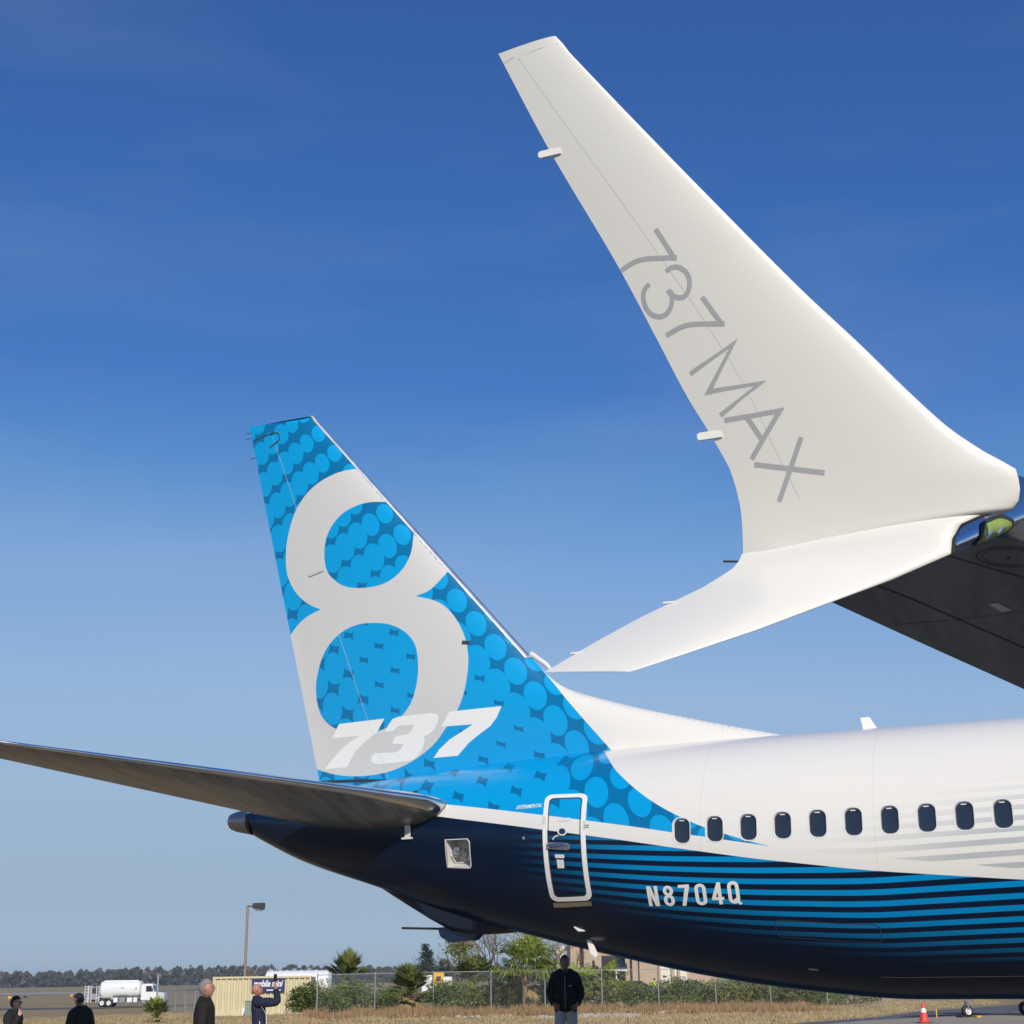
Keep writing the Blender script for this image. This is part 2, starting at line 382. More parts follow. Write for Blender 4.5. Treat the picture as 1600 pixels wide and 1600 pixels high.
def mat_pave(name, col, joint=None):
    m, nt, b = new_mat(name); a = noise_n(nt, .5, 6, .6); f = noise_n(nt, 25, 3, .6)
    c = mixc(nt, a, tuple(v * .8 for v in col), tuple(v * 1.15 for v in col)); c = mixc(nt, math_n(nt, 'MULTIPLY', f, .3), c, tuple(v * .65 for v in col))
    if joint:
        o, s = coords(nt)
        for ax in (0, 1):
            fr = math_n(nt, 'FRACT', math_n(nt, 'ADD', math_n(nt, 'DIVIDE', s[ax], joint), 50.0)); c = mixc(nt, math_n(nt, 'MULTIPLY', math_n(nt, 'LESS_THAN', fr, .012), .6), c, (.05, .05, .05))
    nt.links.new(c, b.inputs['Base Color']); b.inputs['Roughness'].default_value = .95; b.inputs['Specular IOR Level'].default_value = .08; return m
M['asphalt'] = mat_pave('asphalt', (.16, .16, .16)); M['concrete'] = mat_pave('apron_concrete', (.41, .355, .275), 6.0); M['tarmac'] = mat_pave('apron_tarmac', (.19, .18, .165))
M['runway'] = mat_pave('runway_concrete', (.42, .40, .37))
sheet('apron', [(-40, -120), (90, -120), (90, 125), (60, 100), (22.7, 68), (13, 58), (9, 51.5), (4.5, 44.5), (-2, 37), (-16, 24), (-40, 20)], M['tarmac'], .016, 4)
sheet('concrete_slab', [(5.5, 46), (9, 51.3), (13, 57.8), (22.7, 67.8), (60, 99.8), (88, 122), (88, 40), (20, 40)], M['concrete'], .024, 3)
sheet('taxiway', [(3.0, 44), (7.3, 52), (10.9, 57), (15.3, 64), (19.1, 72.7), (27, 86), (60, 135), (90, 160), (90, 124), (60, 99), (22.7, 67), (13, 57), (9, 50.5), (4.5, 43.5)], M['asphalt'], .008, 3)
sheet('perimeter_road', [(-140, 176), (-20, 176), (60, 178), (60, 189), (-20, 187), (-140, 190)], M['asphalt'], .04, 6)
sheet('runway', [(-500, 430), (-60, 410), (400, 400), (400, 460), (-60, 470), (-500, 500)], M['runway'], .06, 20)

# ================================================================== THE AIRLINER
TH, D0, S0 = 1.17211, 22.8855, 6.21131
jet = empty('airliner', (-S0 * math.sin(TH) + D0 * math.cos(TH), S0 * math.cos(TH) + D0 * math.sin(TH), 0), TH - math.pi / 2)
tag(jet, 'large white, blue and navy twin-jet airliner with a big grey 8 on its tail fin', 'airliner')
KX = [-8.66, -7.5, -6, -4.5, -3, -1.5, 0, 1.5, 3, 9, 22.5, 25, 27, 28.3, 29.0, 29.25]
KT = [4.74, 4.93, 5.07, 5.18, 5.25, 5.30, 5.325, 5.332, 5.332, 5.332, 5.332, 5.2, 4.5, 3.7, 3.2, 2.95]
KW = [.29, .62, .98, 1.28, 1.52, 1.71, 1.82, 1.87, 1.88, 1.88, 1.88, 1.8, 1.42, .92, .45, .08]
KB = [4.261, 3.724, 3.235, 2.726, 2.329, 1.973, 1.668, 1.456, 1.335, 1.322, 1.322, 1.36, 1.6, 2.0, 2.45, 2.8]
_sc = {}
def sec(X):
    k = round(X, 3)
    if k not in _sc:
        zt, zb, w = interp(KX, KT, X), interp(KX, KB, X), interp(KX, KW, X)
        _sc[k] = (zt, zb, w, zb + (zt - zb) * (3.4518 - 1.322) / (5.332 - 1.322))
    return _sc[k]
def surf(X, ph, side=-1):
    zt, zb, w, zm = sec(X); s = math.sin(ph)
    return Vector((X, side * w * math.cos(ph), zm + ((zt - zm) if s > 0 else (zm - zb)) * s))
def fnorm(X, ph, side=-1):
    e = .02
    a = surf(min(X + e, 29.2), ph, side) - surf(max(X - e, -8.66), ph, side)
    s1, s2 = ph + e, ph - e
    b_ = surf(X, s1, side) - surf(X, s2, side)
    n = a.cross(b_) if side < 0 else b_.cross(a)
    n = n.normalized()
    if n.y * side < -1e-6 and abs(math.cos(ph)) > .05: n = -n
    return n
def on(X, ph, off=0.0, side=-1): return surf(X, ph, side) + fnorm(X, ph, side) * off
BLUE_EDGE = [(-1.85, 1.5708), (-1.628, 1.2549), (-1.27, .8298), (-.949, .5916), (-.633, .4246), (-.345, .3093), (-.028, .2126), (.32, .1278), (.659, .0688), (1.032, .0099), (1.34, -.026)]
BAND_TOP = [(-4.9, .455), (-4.254, .3875), (-3.493, .3173), (-2.768, .2569), (-2.116, .2073), (-1.289, .1502), (-.696, .1123), (-.161, .0738), (.316, .0429), (.781, .0104), (1.34, -.026)]
BAND_BOT = [(-5.0, .27), (-4.58, .231), (-3.79, .1639), (-2.972, .1075), (-2.235, .061), (-1.484, .0181), (-.792, -.0172), (.089, -.0619), (.931, -.1037), (1.742, -.1386), (2.526, -.172), (3.472, -.2151), (4.024, -.2403), (4.742, -.2725), (7, -.36), (11, -.47), (17, -.56), (29.25, -.6)]
GREY_LOW = [(1.25, -.03), (1.95, -.060), (2.95, -.105), (3.95, -.158), (4.75, -.205), (7, -.30), (11, -.41), (17, -.5), (29.25, -.54)]
S = 1.9
sc = lambda L: [(x, p * S) for x, p in L]
WIN_N = 15
def win_c(i):
    X = .508 * i; zt, zb, w, zm = sec(X); return X, math.asin(max(-1, min(1, (3.764 - zm) / (zt - zm))))
WW, WH = .128, .205
win_polys = []
for i in range(WIN_N):
    X, p = win_c(i); win_polys.append([(x, y) for x, y in rrect(X - WW, X + WW, p * S - WH, p * S + WH, .105, 6)])
PANEL = [(-4.115, -.415), (-3.70, -.385), (-3.665, -.345), (-3.655, -.105), (-3.70, -.072), (-4.105, -.10)]
def build_half(side):
    dom = [(-8.66, -math.pi / 2 * S), (29.25, -math.pi / 2 * S), (29.25, math.pi / 2 * S), (-8.66, math.pi / 2 * S)]
    # dense domain border so the two halves match
    xs = [-8.66 + .2 * i for i in range(int((12 + 8.66) / .2))] + [12 + .6 * i for i in range(18)] + [23 + .3 * i for i in range(21)]
    xs = [x for x in xs if x < 29.24]
    top = [(x, math.pi / 2 * S) for x in xs[1:]]; bot = [(x, -math.pi / 2 * S) for x in xs[1:]]
    dom = [dom[0]] + bot + [dom[1], dom[2]] + top[::-1] + [dom[3]]
    be, bt, bb = smooth_curve(sc(BLUE_EDGE), 5), smooth_curve(sc(BAND_TOP), 4), smooth_curve(sc(BAND_BOT), 4)
    blue = be + bt[::-1][1:] + [(-8.66, .5 * S), (-8.66, math.pi / 2 * S)]
    navy = bb + [(29.25, -math.pi / 2 * S), (-8.66, -math.pi / 2 * S), (-8.66, .5 * S), (-4.9, .44 * S)]
    grey = smooth_curve(sc(GREY_LOW), 4) + [(29.25, .62 * S), (3.0, .62 * S), (1.6, .30 * S)]
    polys = [dom, blue, navy, grey]
    if side < 0: polys += win_polys + [sc(PANEL)]
    g = [(x + .003, R(-88 + 4 * k) * S) for x in xs[1:] for k in range(45)]
    v, t, mem = partition(polys, g)
    fs, idx = [], []
    for f, k in zip(t, mem):
        if 0 not in k: continue
        if any(j >= 4 for j in k): continue
        cx = sum(v[i][0] for i in f) / 3
        mi = 1 if 1 in k else (2 if 2 in k else (3 if 3 in k else 0))
        fs.append(f if side < 0 else f[::-1]); idx.append(mi)
    vv = [surf(x, p / S, side) for x, p in v]; nn = [fnorm(x, p / S, side) for x, p in v]
    return mesh_obj('fuselage_skin', vv, fs, [M['white'], M['dots'], M['navy'], M['greystripe']], jet, idx, True, nn, ('girth', [p / S for x, p in v]))
build_half(-1); build_half(1)
def decal(name, polys, mat, parent, off=.004, step=.12, cut=(), side=-1, thick=False):
    """flat paint or plate laid on the skin; polys in (X, girth angle)"""
    def dens(q):
        out = []
        for i in range(len(q)):
            a, b_ = Vector(q[i]), Vector(q[(i + 1) % len(q)]); k = max(1, int((b_ - a).length / .08))
            out += [tuple(a.lerp(b_, j / k)) for j in range(k)]
        return out
    P = [dens([(x, p * S) for x, p in q]) for q in polys]; C_ = [dens([(x, p * S) for x, p in q]) for q in cut]
    allp = [q for w in P for q in w]
    x0, x1 = min(q[0] for q in allp), max(q[0] for q in allp); y0, y1 = min(q[1] for q in allp), max(q[1] for q in allp)
    g = []
    nx, ny = int((x1 - x0) / step) + 1, int((y1 - y0) / step) + 1
    for i in range(nx):
        for j in range(ny): g.append((x0 + (i + .33) * step, y0 + (j + .29) * step))
    v, t, mem = partition(P + C_, g); n = len(P)
    fs = [f for f, k in zip(t, mem) if any(a < n for a in k) and not any(a >= n for a in k)]
    used = sorted({i for f in fs for i in f}); mp = {a: i for i, a in enumerate(used)}
    vv = [on(v[i][0], v[i][1] / S, off, side) for i in used]; nn = [fnorm(v[i][0], v[i][1] / S, side) for i in used]
    return mesh_obj(name, vv, [tuple(mp[i] for i in f) for f in fs], mat, parent, None, True, nn)
# cabin windows: frame ring, recessed reveal, dark pane, blind handle
random.seed(5)
for i in range(WIN_N):
    X, p = win_c(i); pS = p * S
    outer = rrect(X - WW - .014, X + WW + .014, pS - WH - .014, pS + WH + .014, .119, 6); inner = rrect(X - WW, X + WW, pS - WH, pS + WH, .105, 6)
    deep = rrect(X - WW + .012, X + WW - .012, pS - WH + .012, pS + WH - .012, .094, 6); n = len(outer)
    V = [on(a, b_ / S, .0035) for a, b_ in outer] + [on(a, b_ / S, .002) for a, b_ in inner] + [on(a, b_ / S, -.035) for a, b_ in deep]
    Fc = [(k, (k + 1) % n, (k + 1) % n + n, k + n) for k in range(n)] + [(k + n, (k + 1) % n + n, (k + 1) % n + 2 * n, k + 2 * n) for k in range(n)]
    w_ = mesh_obj('window', V, Fc, [M['frame'], M['frame']], jet, [0] * n + [1] * n, True)
    w_.data.set_sharp_from_angle(angle=R(35))
    gk = rrect(X - WW + .010, X + WW - .010, pS - WH + .010, pS + WH - .010, .096, 6); gi = rrect(X - WW + .022, X + WW - .022, pS - WH + .022, pS + WH - .022, .086, 6)
    mesh_obj('gasket', [on(a, b_ / S, -.028) for a, b_ in gk] + [on(a, b_ / S, -.030) for a, b_ in gi], [(k, (k + 1) % n, (k + 1) % n + n, k + n) for k in range(n)], M['seal'], w_)
    tx_, tz_ = random.uniform(-.03, .03), random.uniform(-.02, .02); pane = [on(a, b_ / S, -.034 + tx_ * (a - X) + tz_ * (b_ - pS)) for a, b_ in gi]; cen = on(X, p, -.038 - random.random() * .006)
    mesh_obj('pane', pane + [cen], [(k, (k + 1) % n, n) for k in range(n)], M['pane'], w_)
    hb = rrect(X - .038, X + .038, pS + WH - .042, pS + WH - .026, .006, 2)
    mesh_obj('blind_handle', [on(a, b_ / S, -.022) for a, b_ in hb], [tuple(range(len(hb)))], M['sticker'], w_)
# aft service door
def dline(t, lo, hi): return lo + (hi - lo) * t
def door_poly(ins):
    return [(x, y + (x + 1.93) * .113 * S * (.458 - y / S) / 1.05) for x, y in rrect(-2.30 + ins, -1.555 - ins, (-.590) * S + ins, .458 * S - ins, .13 - ins * .6, 6)]
unS = lambda L: [(x, y / S) for x, y in L]
door = decal('service_door', [unS(door_poly(0))], M['letter'], jet, .006, .06, [unS(door_poly(.082))])
decal('door_gap', [unS(door_poly(.090))], M['dline'], door, .004, .1, [unS(door_poly(.104))])
decal('sill_plate', [[(-2.27, -.640), (-1.59, -.560), (-1.59, -.602), (-2.275, -.692)]], M['barem'], door, .012)
hnd = decal('handle_recess', [unS(rrect(-2.245, -1.83, -.118 * S, -.055 * S, .05, 5))], M['barem'], door, .006)
hb = MB()
def on3(x, p, o): return tuple(on(x, p, o))
hb.tube([on3(-2.20, -.092, .03), on3(-2.06, -.080, .035), on3(-1.98, -.076, .03), on3(-1.87, -.082, .02)], [.030, .030, .024, .016], 8)
hb.build('handle', M['chrome'], hnd, True)
ht_ = MB(); ht_.tube([on3(-2.12, -.03, .012), on3(-2.08, -.005, .016), on3(-2.02, .008, .014)], .013, 6); ht_.build('vent_lever', M['frame'], door, True)
def ring_poly(cx, cy, r, n=20): return [(cx + r * math.cos(2 * math.pi * k / n), cy + r * math.sin(2 * math.pi * k / n)) for k in range(n)]
pw = decal('door_porthole', [unS(ring_poly(-1.955, .052 * S, .083))], M['frame'], door, .012, .06, [unS(ring_poly(-1.955, .052 * S, .058))])
decal('pane', [unS(ring_poly(-1.955, .052 * S, .058))], M['pane'], pw, .004, .05)
decal('placard', [[(-2.10, -.162), (-1.938, -.158), (-1.94, -.19), (-2.10, -.195)]], M['sticker'], door, .006)
decal('placard', [[(-2.078, -.208), (-1.953, -.204), (-1.957, -.28), (-2.074, -.287)]], M['sticker'], door, .006)
decal('placard', [[(-2.02, .150), (-1.83, .165), (-1.83, .196), (-2.02, .182)]], M['sticker'], door, .006)
for q in (.098, .118):
    decal('hinge', [[(-1.575, q), (-1.495, q + .002), (-1.495, q + .007), (-1.575, q + .005)]], M['seal'], door, .012)
for pp in ([(-2.30, .115), (-2.255, .118), (-2.255, .205), (-2.30, .205)], [(-1.60, .07), (-1.555, .07), (-1.555, .165), (-1.60, .165)]):
    decal('worn_edge', [pp], M['grey8'], door, .0075)
# open service bay behind the door, white inside
bay = decal('service_bay', [[(x + (-.018 if x < -3.9 else .018), p + (-.010 if p < -.25 else .010)) for x, p in PANEL]], M['sticker'], jet, .005, .1, [PANEL])
ring0 = [on(x, p, .003) for x, p in PANEL]; ring1 = [on(x, p, -.30) + Vector((.0, 0, 0)) for x, p in PANEL]; n = len(PANEL)
mesh_obj('bay_lining', ring0 + ring1, [(k, (k + 1) % n, (k + 1) % n + n, k + n) for k in range(n)] + [tuple(range(n, 2 * n))], M['box_in'], bay, None, False)
bp_ = MB(); bp_.tube([on3(-4.11, -.31, -.10), on3(-3.66, -.29, -.14)], .013, 6); bp_.tube([on3(-4.1, -.24, -.16), on3(-3.95, -.25, -.14), on3(-3.8, -.26, -.2)], .02, 6)
bp_.tube([on3(-3.92, -.24, -.27), on3(-3.92, -.235, -.2)], .035, 8); bp_.box(on(-4.03, -.25, -.2), (.1, .09, .12)); bp_.tube([on3(-3.85, -.29, -.22), on3(-3.85, -.33, -.12)], .012, 6)
bp_.build('pipework', M['barem'], bay, True)
# lettering laid on the skin
def text_polys(txt, bold=0.0, res=3):
    cu = bpy.data.curves.new('text', 'FONT'); cu.body = txt; cu.size = 1; cu.offset = bold; cu.resolution_u = res; cu.fill_mode = 'FRONT'
    o = bpy.data.objects.new('text', cu); COL.objects.link(o); dg = bpy.context.evaluated_depsgraph_get(); me = bpy.data.meshes.new_from_object(o.evaluated_get(dg))
    bm = bmesh.new(); bm.from_mesh(me); bpy.data.objects.remove(o); bpy.data.meshes.remove(me)
    return bm
def fus_text(name, txt, x0, x1, p0, p1, slope, mat, parent, bold=.02, shear=0.0, off=.005):
    bm = text_polys(txt, bold); xs = [v.co.x for v in bm.verts]; ys = [v.co.y for v in bm.verts]; a, b_, c_, d = min(xs), max(xs), min(ys), max(ys)
    for k in range(1, 6):
        bmesh.ops.bisect_plane(bm, geom=bm.verts[:] + bm.edges[:] + bm.faces[:], plane_co=(0, c_ + (d - c_) * k / 6, 0), plane_no=(0, 1, 0))
    bmesh.ops.triangulate(bm, faces=bm.faces[:])
    vv, nn = [], []
    for v in bm.verts:
        u = (v.co.x - a) / (b_ - a); w = (v.co.y - c_) / (d - c_)
        X = x0 + (x1 - x0) * u + shear * w; ph = p0 + (p1 - p0) * w + slope * (X - x0)
        vv.append(on(X, ph, off)); nn.append(fnorm(X, ph))
    bm.verts.index_update()
    o = mesh_obj(name, vv, [tuple(v.index for v in f.verts) for f in bm.faces], mat, parent, None, True, nn); bm.free(); return o
def arc(cx, cy, rx, ry, a0, a1, n=8): return [(cx + rx * math.cos(R(a0 + (a1 - a0) * k / n)), cy + ry * math.sin(R(a0 + (a1 - a0) * k / n))) for k in range(n + 1)]
def stroke(pts, w):
    P = [Vector(p) for p in pts]; L_, R_ = [], []
    for i, p in enumerate(P):
        if i == 0: d = (P[1] - P[0]).normalized(); nrm = Vector((-d.y, d.x)); k = 1
        elif i == len(P) - 1: d = (P[-1] - P[-2]).normalized(); nrm = Vector((-d.y, d.x)); k = 1
        else:
            d1 = (P[i] - P[i - 1]).normalized(); d2 = (P[i + 1] - P[i]).normalized(); n1, n2 = Vector((-d1.y, d1.x)), Vector((-d2.y, d2.x)); nrm = (n1 + n2).normalized(); k = 1 / max(.38, nrm.dot(n1))
        L_.append(tuple(p + nrm * w / 2 * k)); R_.append(tuple(p - nrm * w / 2 * k))
    return L_ + R_[::-1]
RW_, RH_ = .46, 1.0     # glyph cell
def oval(cx, cy, rx, ry, n=24): return [(cx + rx * math.cos(2 * math.pi * k / n), cy + ry * math.sin(2 * math.pi * k / n)) for k in range(n)]
def gothic_o(w=.145):
    x0, x1, r_ = w / 2, RW_ - w / 2, (RW_ - w) / 2
    o_ = arc(RW_ / 2, 1 - w / 2 - r_, r_, r_, 0, 180) + arc(RW_ / 2, w / 2 + r_, r_, r_, 180, 360); h_ = len(o_) // 2; m_ = (x1, .5); m2 = (x0, .5)
    return [stroke([m_] + o_[:9] + [m2, (x0, .45)], w), stroke([m2] + o_[9:] + [m_, (x1, .55)], w)]
w8 = .145; r8 = (RW_ - w8) / 2
GL = {'N': [stroke([(w8 / 2, 0), (w8 / 2, 1)], w8), stroke([(RW_ - w8 / 2, 0), (RW_ - w8 / 2, 1)], w8), [(0.02, 1), (.17, 1), (RW_ - .02, 0), (RW_ - .17, 0)]],
      '7': [stroke([(0, 1 - w8 / 2), (RW_ - .04, 1 - w8 / 2)], w8), [(RW_, 1), (RW_ - .15, 1), (.07, 0), (.23, 0), (RW_, .87)]],
      '0': gothic_o(), 'Q': gothic_o() + [stroke([(.25, .22), (RW_ + .02, -.04)], .12)],
      '8': [stroke(arc(RW_ / 2, .745, r8 * .92, .18, a0, a0 + 186, 12), w8 * .96) for a0 in (0, 180)] + [stroke(arc(RW_ / 2, .285, r8, .213, a0, a0 + 186, 12), w8) for a0 in (0, 180)],
      '4': [stroke([(RW_ - .13, 0), (RW_ - .13, 1)], w8), stroke([(0, .27), (RW_ + .03, .27)], .13), [(RW_ - .2, 1), (RW_ - .08, 1), (RW_ - .08, .9), (.14, .27), (0, .27), (0, .31)]]}
for gi, ch in enumerate('N8704Q'):
    gx = -.632 + gi * .2525; P_ = []
    for q in GL[ch]:
        pp = [(gx + u * .38 - (.0 if ch != 'N' else 0), (-.532 + v * .166 + .066 * (gx + u * .38 + .632))) for u, v in q]; P_.append(pp)
    g_ = decal('registration_letter', P_, M['letter'], jet, .005, .06)
    g_['label'] = 'white registration character ' + ch
o = fus_text('marking', 'EXPERIMENTAL', -2.80, -2.345, .290, .334, .046, M['letter'], jet, .02, .025); o['label'] = 'small white word EXPERIMENTAL'
fus_text('marking', 'E', -2.655, -2.62, -.040, -.018, 0, M['grey8'], jet, .01)
# small fittings on the skin
decal('access_panel_outline', [unS(rrect(1.25, 2.75, -.69 * S, -.545 * S, .08, 4))], M['dline'], jet, .0025, .15, [unS(rrect(1.262, 2.738, -.683 * S, -.552 * S, .07, 4))])
so_ = MB(); so_.tube([on3(-2.04, -.903, .004), on3(-1.96, -.925, .02), on3(-1.87, -.93, .004)], [.012, .028, .01], 8); so_.build('drain_scoop', M['frame'], jet, True)
dm = MB(); q0 = on(-1.88, -1.10, 0); dm.prism([(q0.x - .06, q0.z + .06), (q0.x + .02, q0.z + .03), (q0.x + .13, q0.z - .21), (q0.x + .09, q0.z - .26), (q0.x + .0, q0.z - .19)], 'y', q0.y - .02, q0.y + .02)
dm.build('drain_mast', M['letter'], jet, False, .006)
decal('belly_seam', [[(2.6, -1.02), (9, -1.0), (9, -1.006), (2.6, -1.026)]], M['barem'], jet, .002, .3)
decal('drain_port', [[(1.58, -.985), (1.72, -.98), (1.72, -1.0), (1.58, -1.005)]], M['barem'], jet, .006)
decal('side_seam', [[(-8.3, .0), (-5.2, .05), (-5.2, .044), (-8.3, -.006)]], M['dline'], jet, .002, .3)
# blade antenna on the crown
an = MB(); zt = sec(3.25)[0]; an.prism([(2.50, zt - .04), (2.74, zt - .04), (2.61, zt + .20), (2.46, zt + .20)], 'y', -.015, .015); an.build('blade_antenna', M['letter'], jet, False, .006)
# tail skid fairing under the tail
def skid():
    rings = []
    for X, d, w in ((-6.1, -.03, .03), (-5.5, .10, .14), (-5.0, .2, .19), (-4.6, .27, .2), (-4.2, .23, .19), (-3.8, .12, .15), (-3.3, -.03, .04)):
        zb = sec(X)[1] - d; up = sec(X)[1] + .35
        rings.append([(X, -w, up), (X, -w, zb + .07), (X, -w * .6, zb), (X, w * .6, zb), (X, w, zb + .07), (X, w, up)])
    mb = MB(); mb.loft(rings); o = mb.build('tail_skid_fairing', M['navyplain'], jet, True)
    z = sec(-4.3)[1] - .25; sh = MB(); sh.prism([(-4.85, z + .12), (-3.9, z + .15), (-4.2, z - .10), (-4.62, z - .13), (-4.8, z - .03)], 'y', -.12, .12); sh.build('skid_shoe', M['navyplain'], o, False, .012)
    t_ = MB(); t_.tube([(-4.8, -.05, z + .10), (-5.55, -.05, z + .13)], .022, 6); t_.build('drain_tube', M['seal'], o, True)
skid()
# tail cone with the exhaust
rings = []
for X, r_, zc_ in ((-8.66, .29, 4.5), (-8.8, .262, 4.507), (-9.0, .22, 4.513), (-9.1, .18, 4.518), (-9.14, .13, 4.52), (-9.05, .12, 4.52)):
    rings.append([(X, r_ * math.cos(2 * math.pi * k / 28), zc_ + r_ * .83 * math.sin(2 * math.pi * k / 28)) for k in range(28)])
mb = MB(); mb.loft(rings); mb.build('exhaust_cone', M['apu'], jet, True)
for k in range(2):
    tl = MB(); tl.tube([on3(-8.42 + .09 * k, .42, -.005), on3(-8.42 + .09 * k, .42, .035)], [.028, .022], 10); tl.build('tail_light', M['chrome'], jet, True)

# ------------------------------------------------------------------ vertical fin with the big 8
LZ = [5.0, 5.2, 5.37, 5.68, 6.12, 6.47, 6.79, 12.32]; LXv = [2.25, 1.85, 1.16, -.06, -1.6, -2.52, -2.89, -7.66]
def fLE(z): return interp(LZ, LXv, z) if z < 6.79 else -7.66 + (z - 12.32) * -.8626
def fTE(z): return -9.14 + (z - 12.32) * -.2583
def fsL(z): return -7.66 + (z - 12.32) * -.8626
def fin_ht(X, z):
    le, te = fLE(z), fTE(z); xi = (le - X) / (le - te)
    return naca(xi, .105) * (fsL(z) - te) * (1 - .35 * max(0, (z - 12.22) / .1) ** 2)
def fin_pt(X, z, off=0, side=-1): return Vector((X, side * (fin_ht(X, z) + off), z))
def fin_n(X, z, side=-1):
    e = .02; a = (fin_ht(X + e, z) - fin_ht(X - e, z)) / (2 * e); b_ = (fin_ht(X, min(z + e, 12.32)) - fin_ht(X, z - e)) / (2 * e)
    return Vector((-a, side, -b_)).normalized()
EIGHT_L = [(-6.6, 11.05), (-6.977, 11.018), (-7.394, 10.883), (-7.719, 10.667), (-7.964, 10.342), (-8.109, 9.93), (-8.157, 9.554), (-8.125, 9.168), (-7.985, 8.864), (-7.781, 8.624), (-7.553, 8.453), (-7.312, 8.343)]
EIGHT_L2 = [(-7.312, 8.343), (-7.604, 8.252), (-7.827, 8.12), (-8.021, 7.928)]
EIGHT_B = [(-7.318, 5.363), (-7.009, 5.261), (-6.586, 5.19), (-6.121, 5.184), (-5.716, 5.237), (-5.271, 5.391), (-4.882, 5.632), (-4.595, 5.944), (-4.384, 6.221), (-4.269, 6.508), (-4.205, 6.888), (-4.212, 7.192), (-4.29, 7.507), (-4.462, 7.835), (-4.678, 8.081), (-4.917, 8.227), (-5.278, 8.339)]
EIGHT_R = [(-5.278, 8.339), (-5.018, 8.411), (-4.841, 8.555), (-4.66, 8.78)]
EIGHT = smooth_curve(EIGHT_L, 5) + smooth_curve(EIGHT_L2, 4)[1:] + [(-8.15, 8.0), (-7.6, 5.4)] + smooth_curve(EIGHT_B, 5) + smooth_curve(EIGHT_R, 4)[1:] + [(-4.5, 8.9), (-6.3, 11.0)]
HOLE1 = smooth_curve([(-5.969, 10.284), (-6.278, 10.308), (-6.575, 10.272), (-6.883, 10.147), (-7.117, 9.919), (-7.236, 9.651), (-7.25, 9.322), (-7.178, 9.053), (-6.983, 8.839), (-6.739, 8.7), (-6.42, 8.634), (-6.058, 8.633), (-5.757, 8.724), (-5.518, 8.927), (-5.391, 9.219), (-5.38, 9.60)], 4) + [(-5.2, 9.65), (-5.8, 10.35)]
HOLE2 = smooth_curve([(-6.122, 7.937), (-6.461, 7.947), (-6.778, 7.872), (-7.071, 7.682), (-7.257, 7.433), (-7.362, 7.129), (-7.396, 6.864), (-7.364, 6.594), (-7.267, 6.341), (-7.102, 6.171), (-6.912, 6.057), (-6.593, 5.941), (-6.28, 5.913), (-5.973, 5.958), (-5.72, 6.051), (-5.496, 6.202), (-5.324, 6.413), (-5.227, 6.684), (-5.19, 6.983), (-5.218, 7.292), (-5.31, 7.522), (-5.511, 7.722), (-5.789, 7.866)], 4, True)
SEVEN1 = [(-6.871, 6.150), (-5.896, 6.159), (-6.058, 5.922), (-6.296, 5.794), (-6.503, 5.64), (-6.606, 5.506), (-6.692, 5.362), (-7.179, 5.358), (-7.03, 5.512), (-6.819, 5.696), (-6.609, 5.821), (-6.401, 5.900), (-7.028, 5.905)]
THREE = [(-5.888, 5.929), (-5.804, 6.05), (-5.721, 6.137), (-5.587, 6.167), (-4.915, 6.169), (-4.819, 6.146), (-4.78, 6.086), (-4.818, 5.963), (-4.898, 5.857), (-5.011, 5.797), (-5.092, 5.775), (-5.072, 5.718), (-5.108, 5.595), (-5.189, 5.475), (-5.303, 5.395), (-5.418, 5.370), (-6.02, 5.365), (-6.139, 5.391), (-6.191, 5.443), (-6.171, 5.513), (-6.096, 5.562), (-5.718, 5.545), (-5.634, 5.552), (-5.551, 5.603), (-5.502, 5.683), (-5.742, 5.70), (-5.669, 5.83), (-5.436, 5.838), (-5.338, 5.895), (-5.272, 6.00), (-5.603, 6.005), (-5.67, 5.961), (-5.72, 5.925)]
SEVEN2 = [(-4.564, 6.163), (-3.559, 6.172), (-3.656, 5.978), (-3.775, 5.848), (-3.988, 5.727), (-4.203, 5.591), (-4.328, 5.477), (-4.422, 5.39), (-4.904, 5.386), (-4.786, 5.527), (-4.579, 5.677), (-4.328, 5.796), (-4.111, 5.905), (-4.74, 5.915)]
FZ0 = 4.95
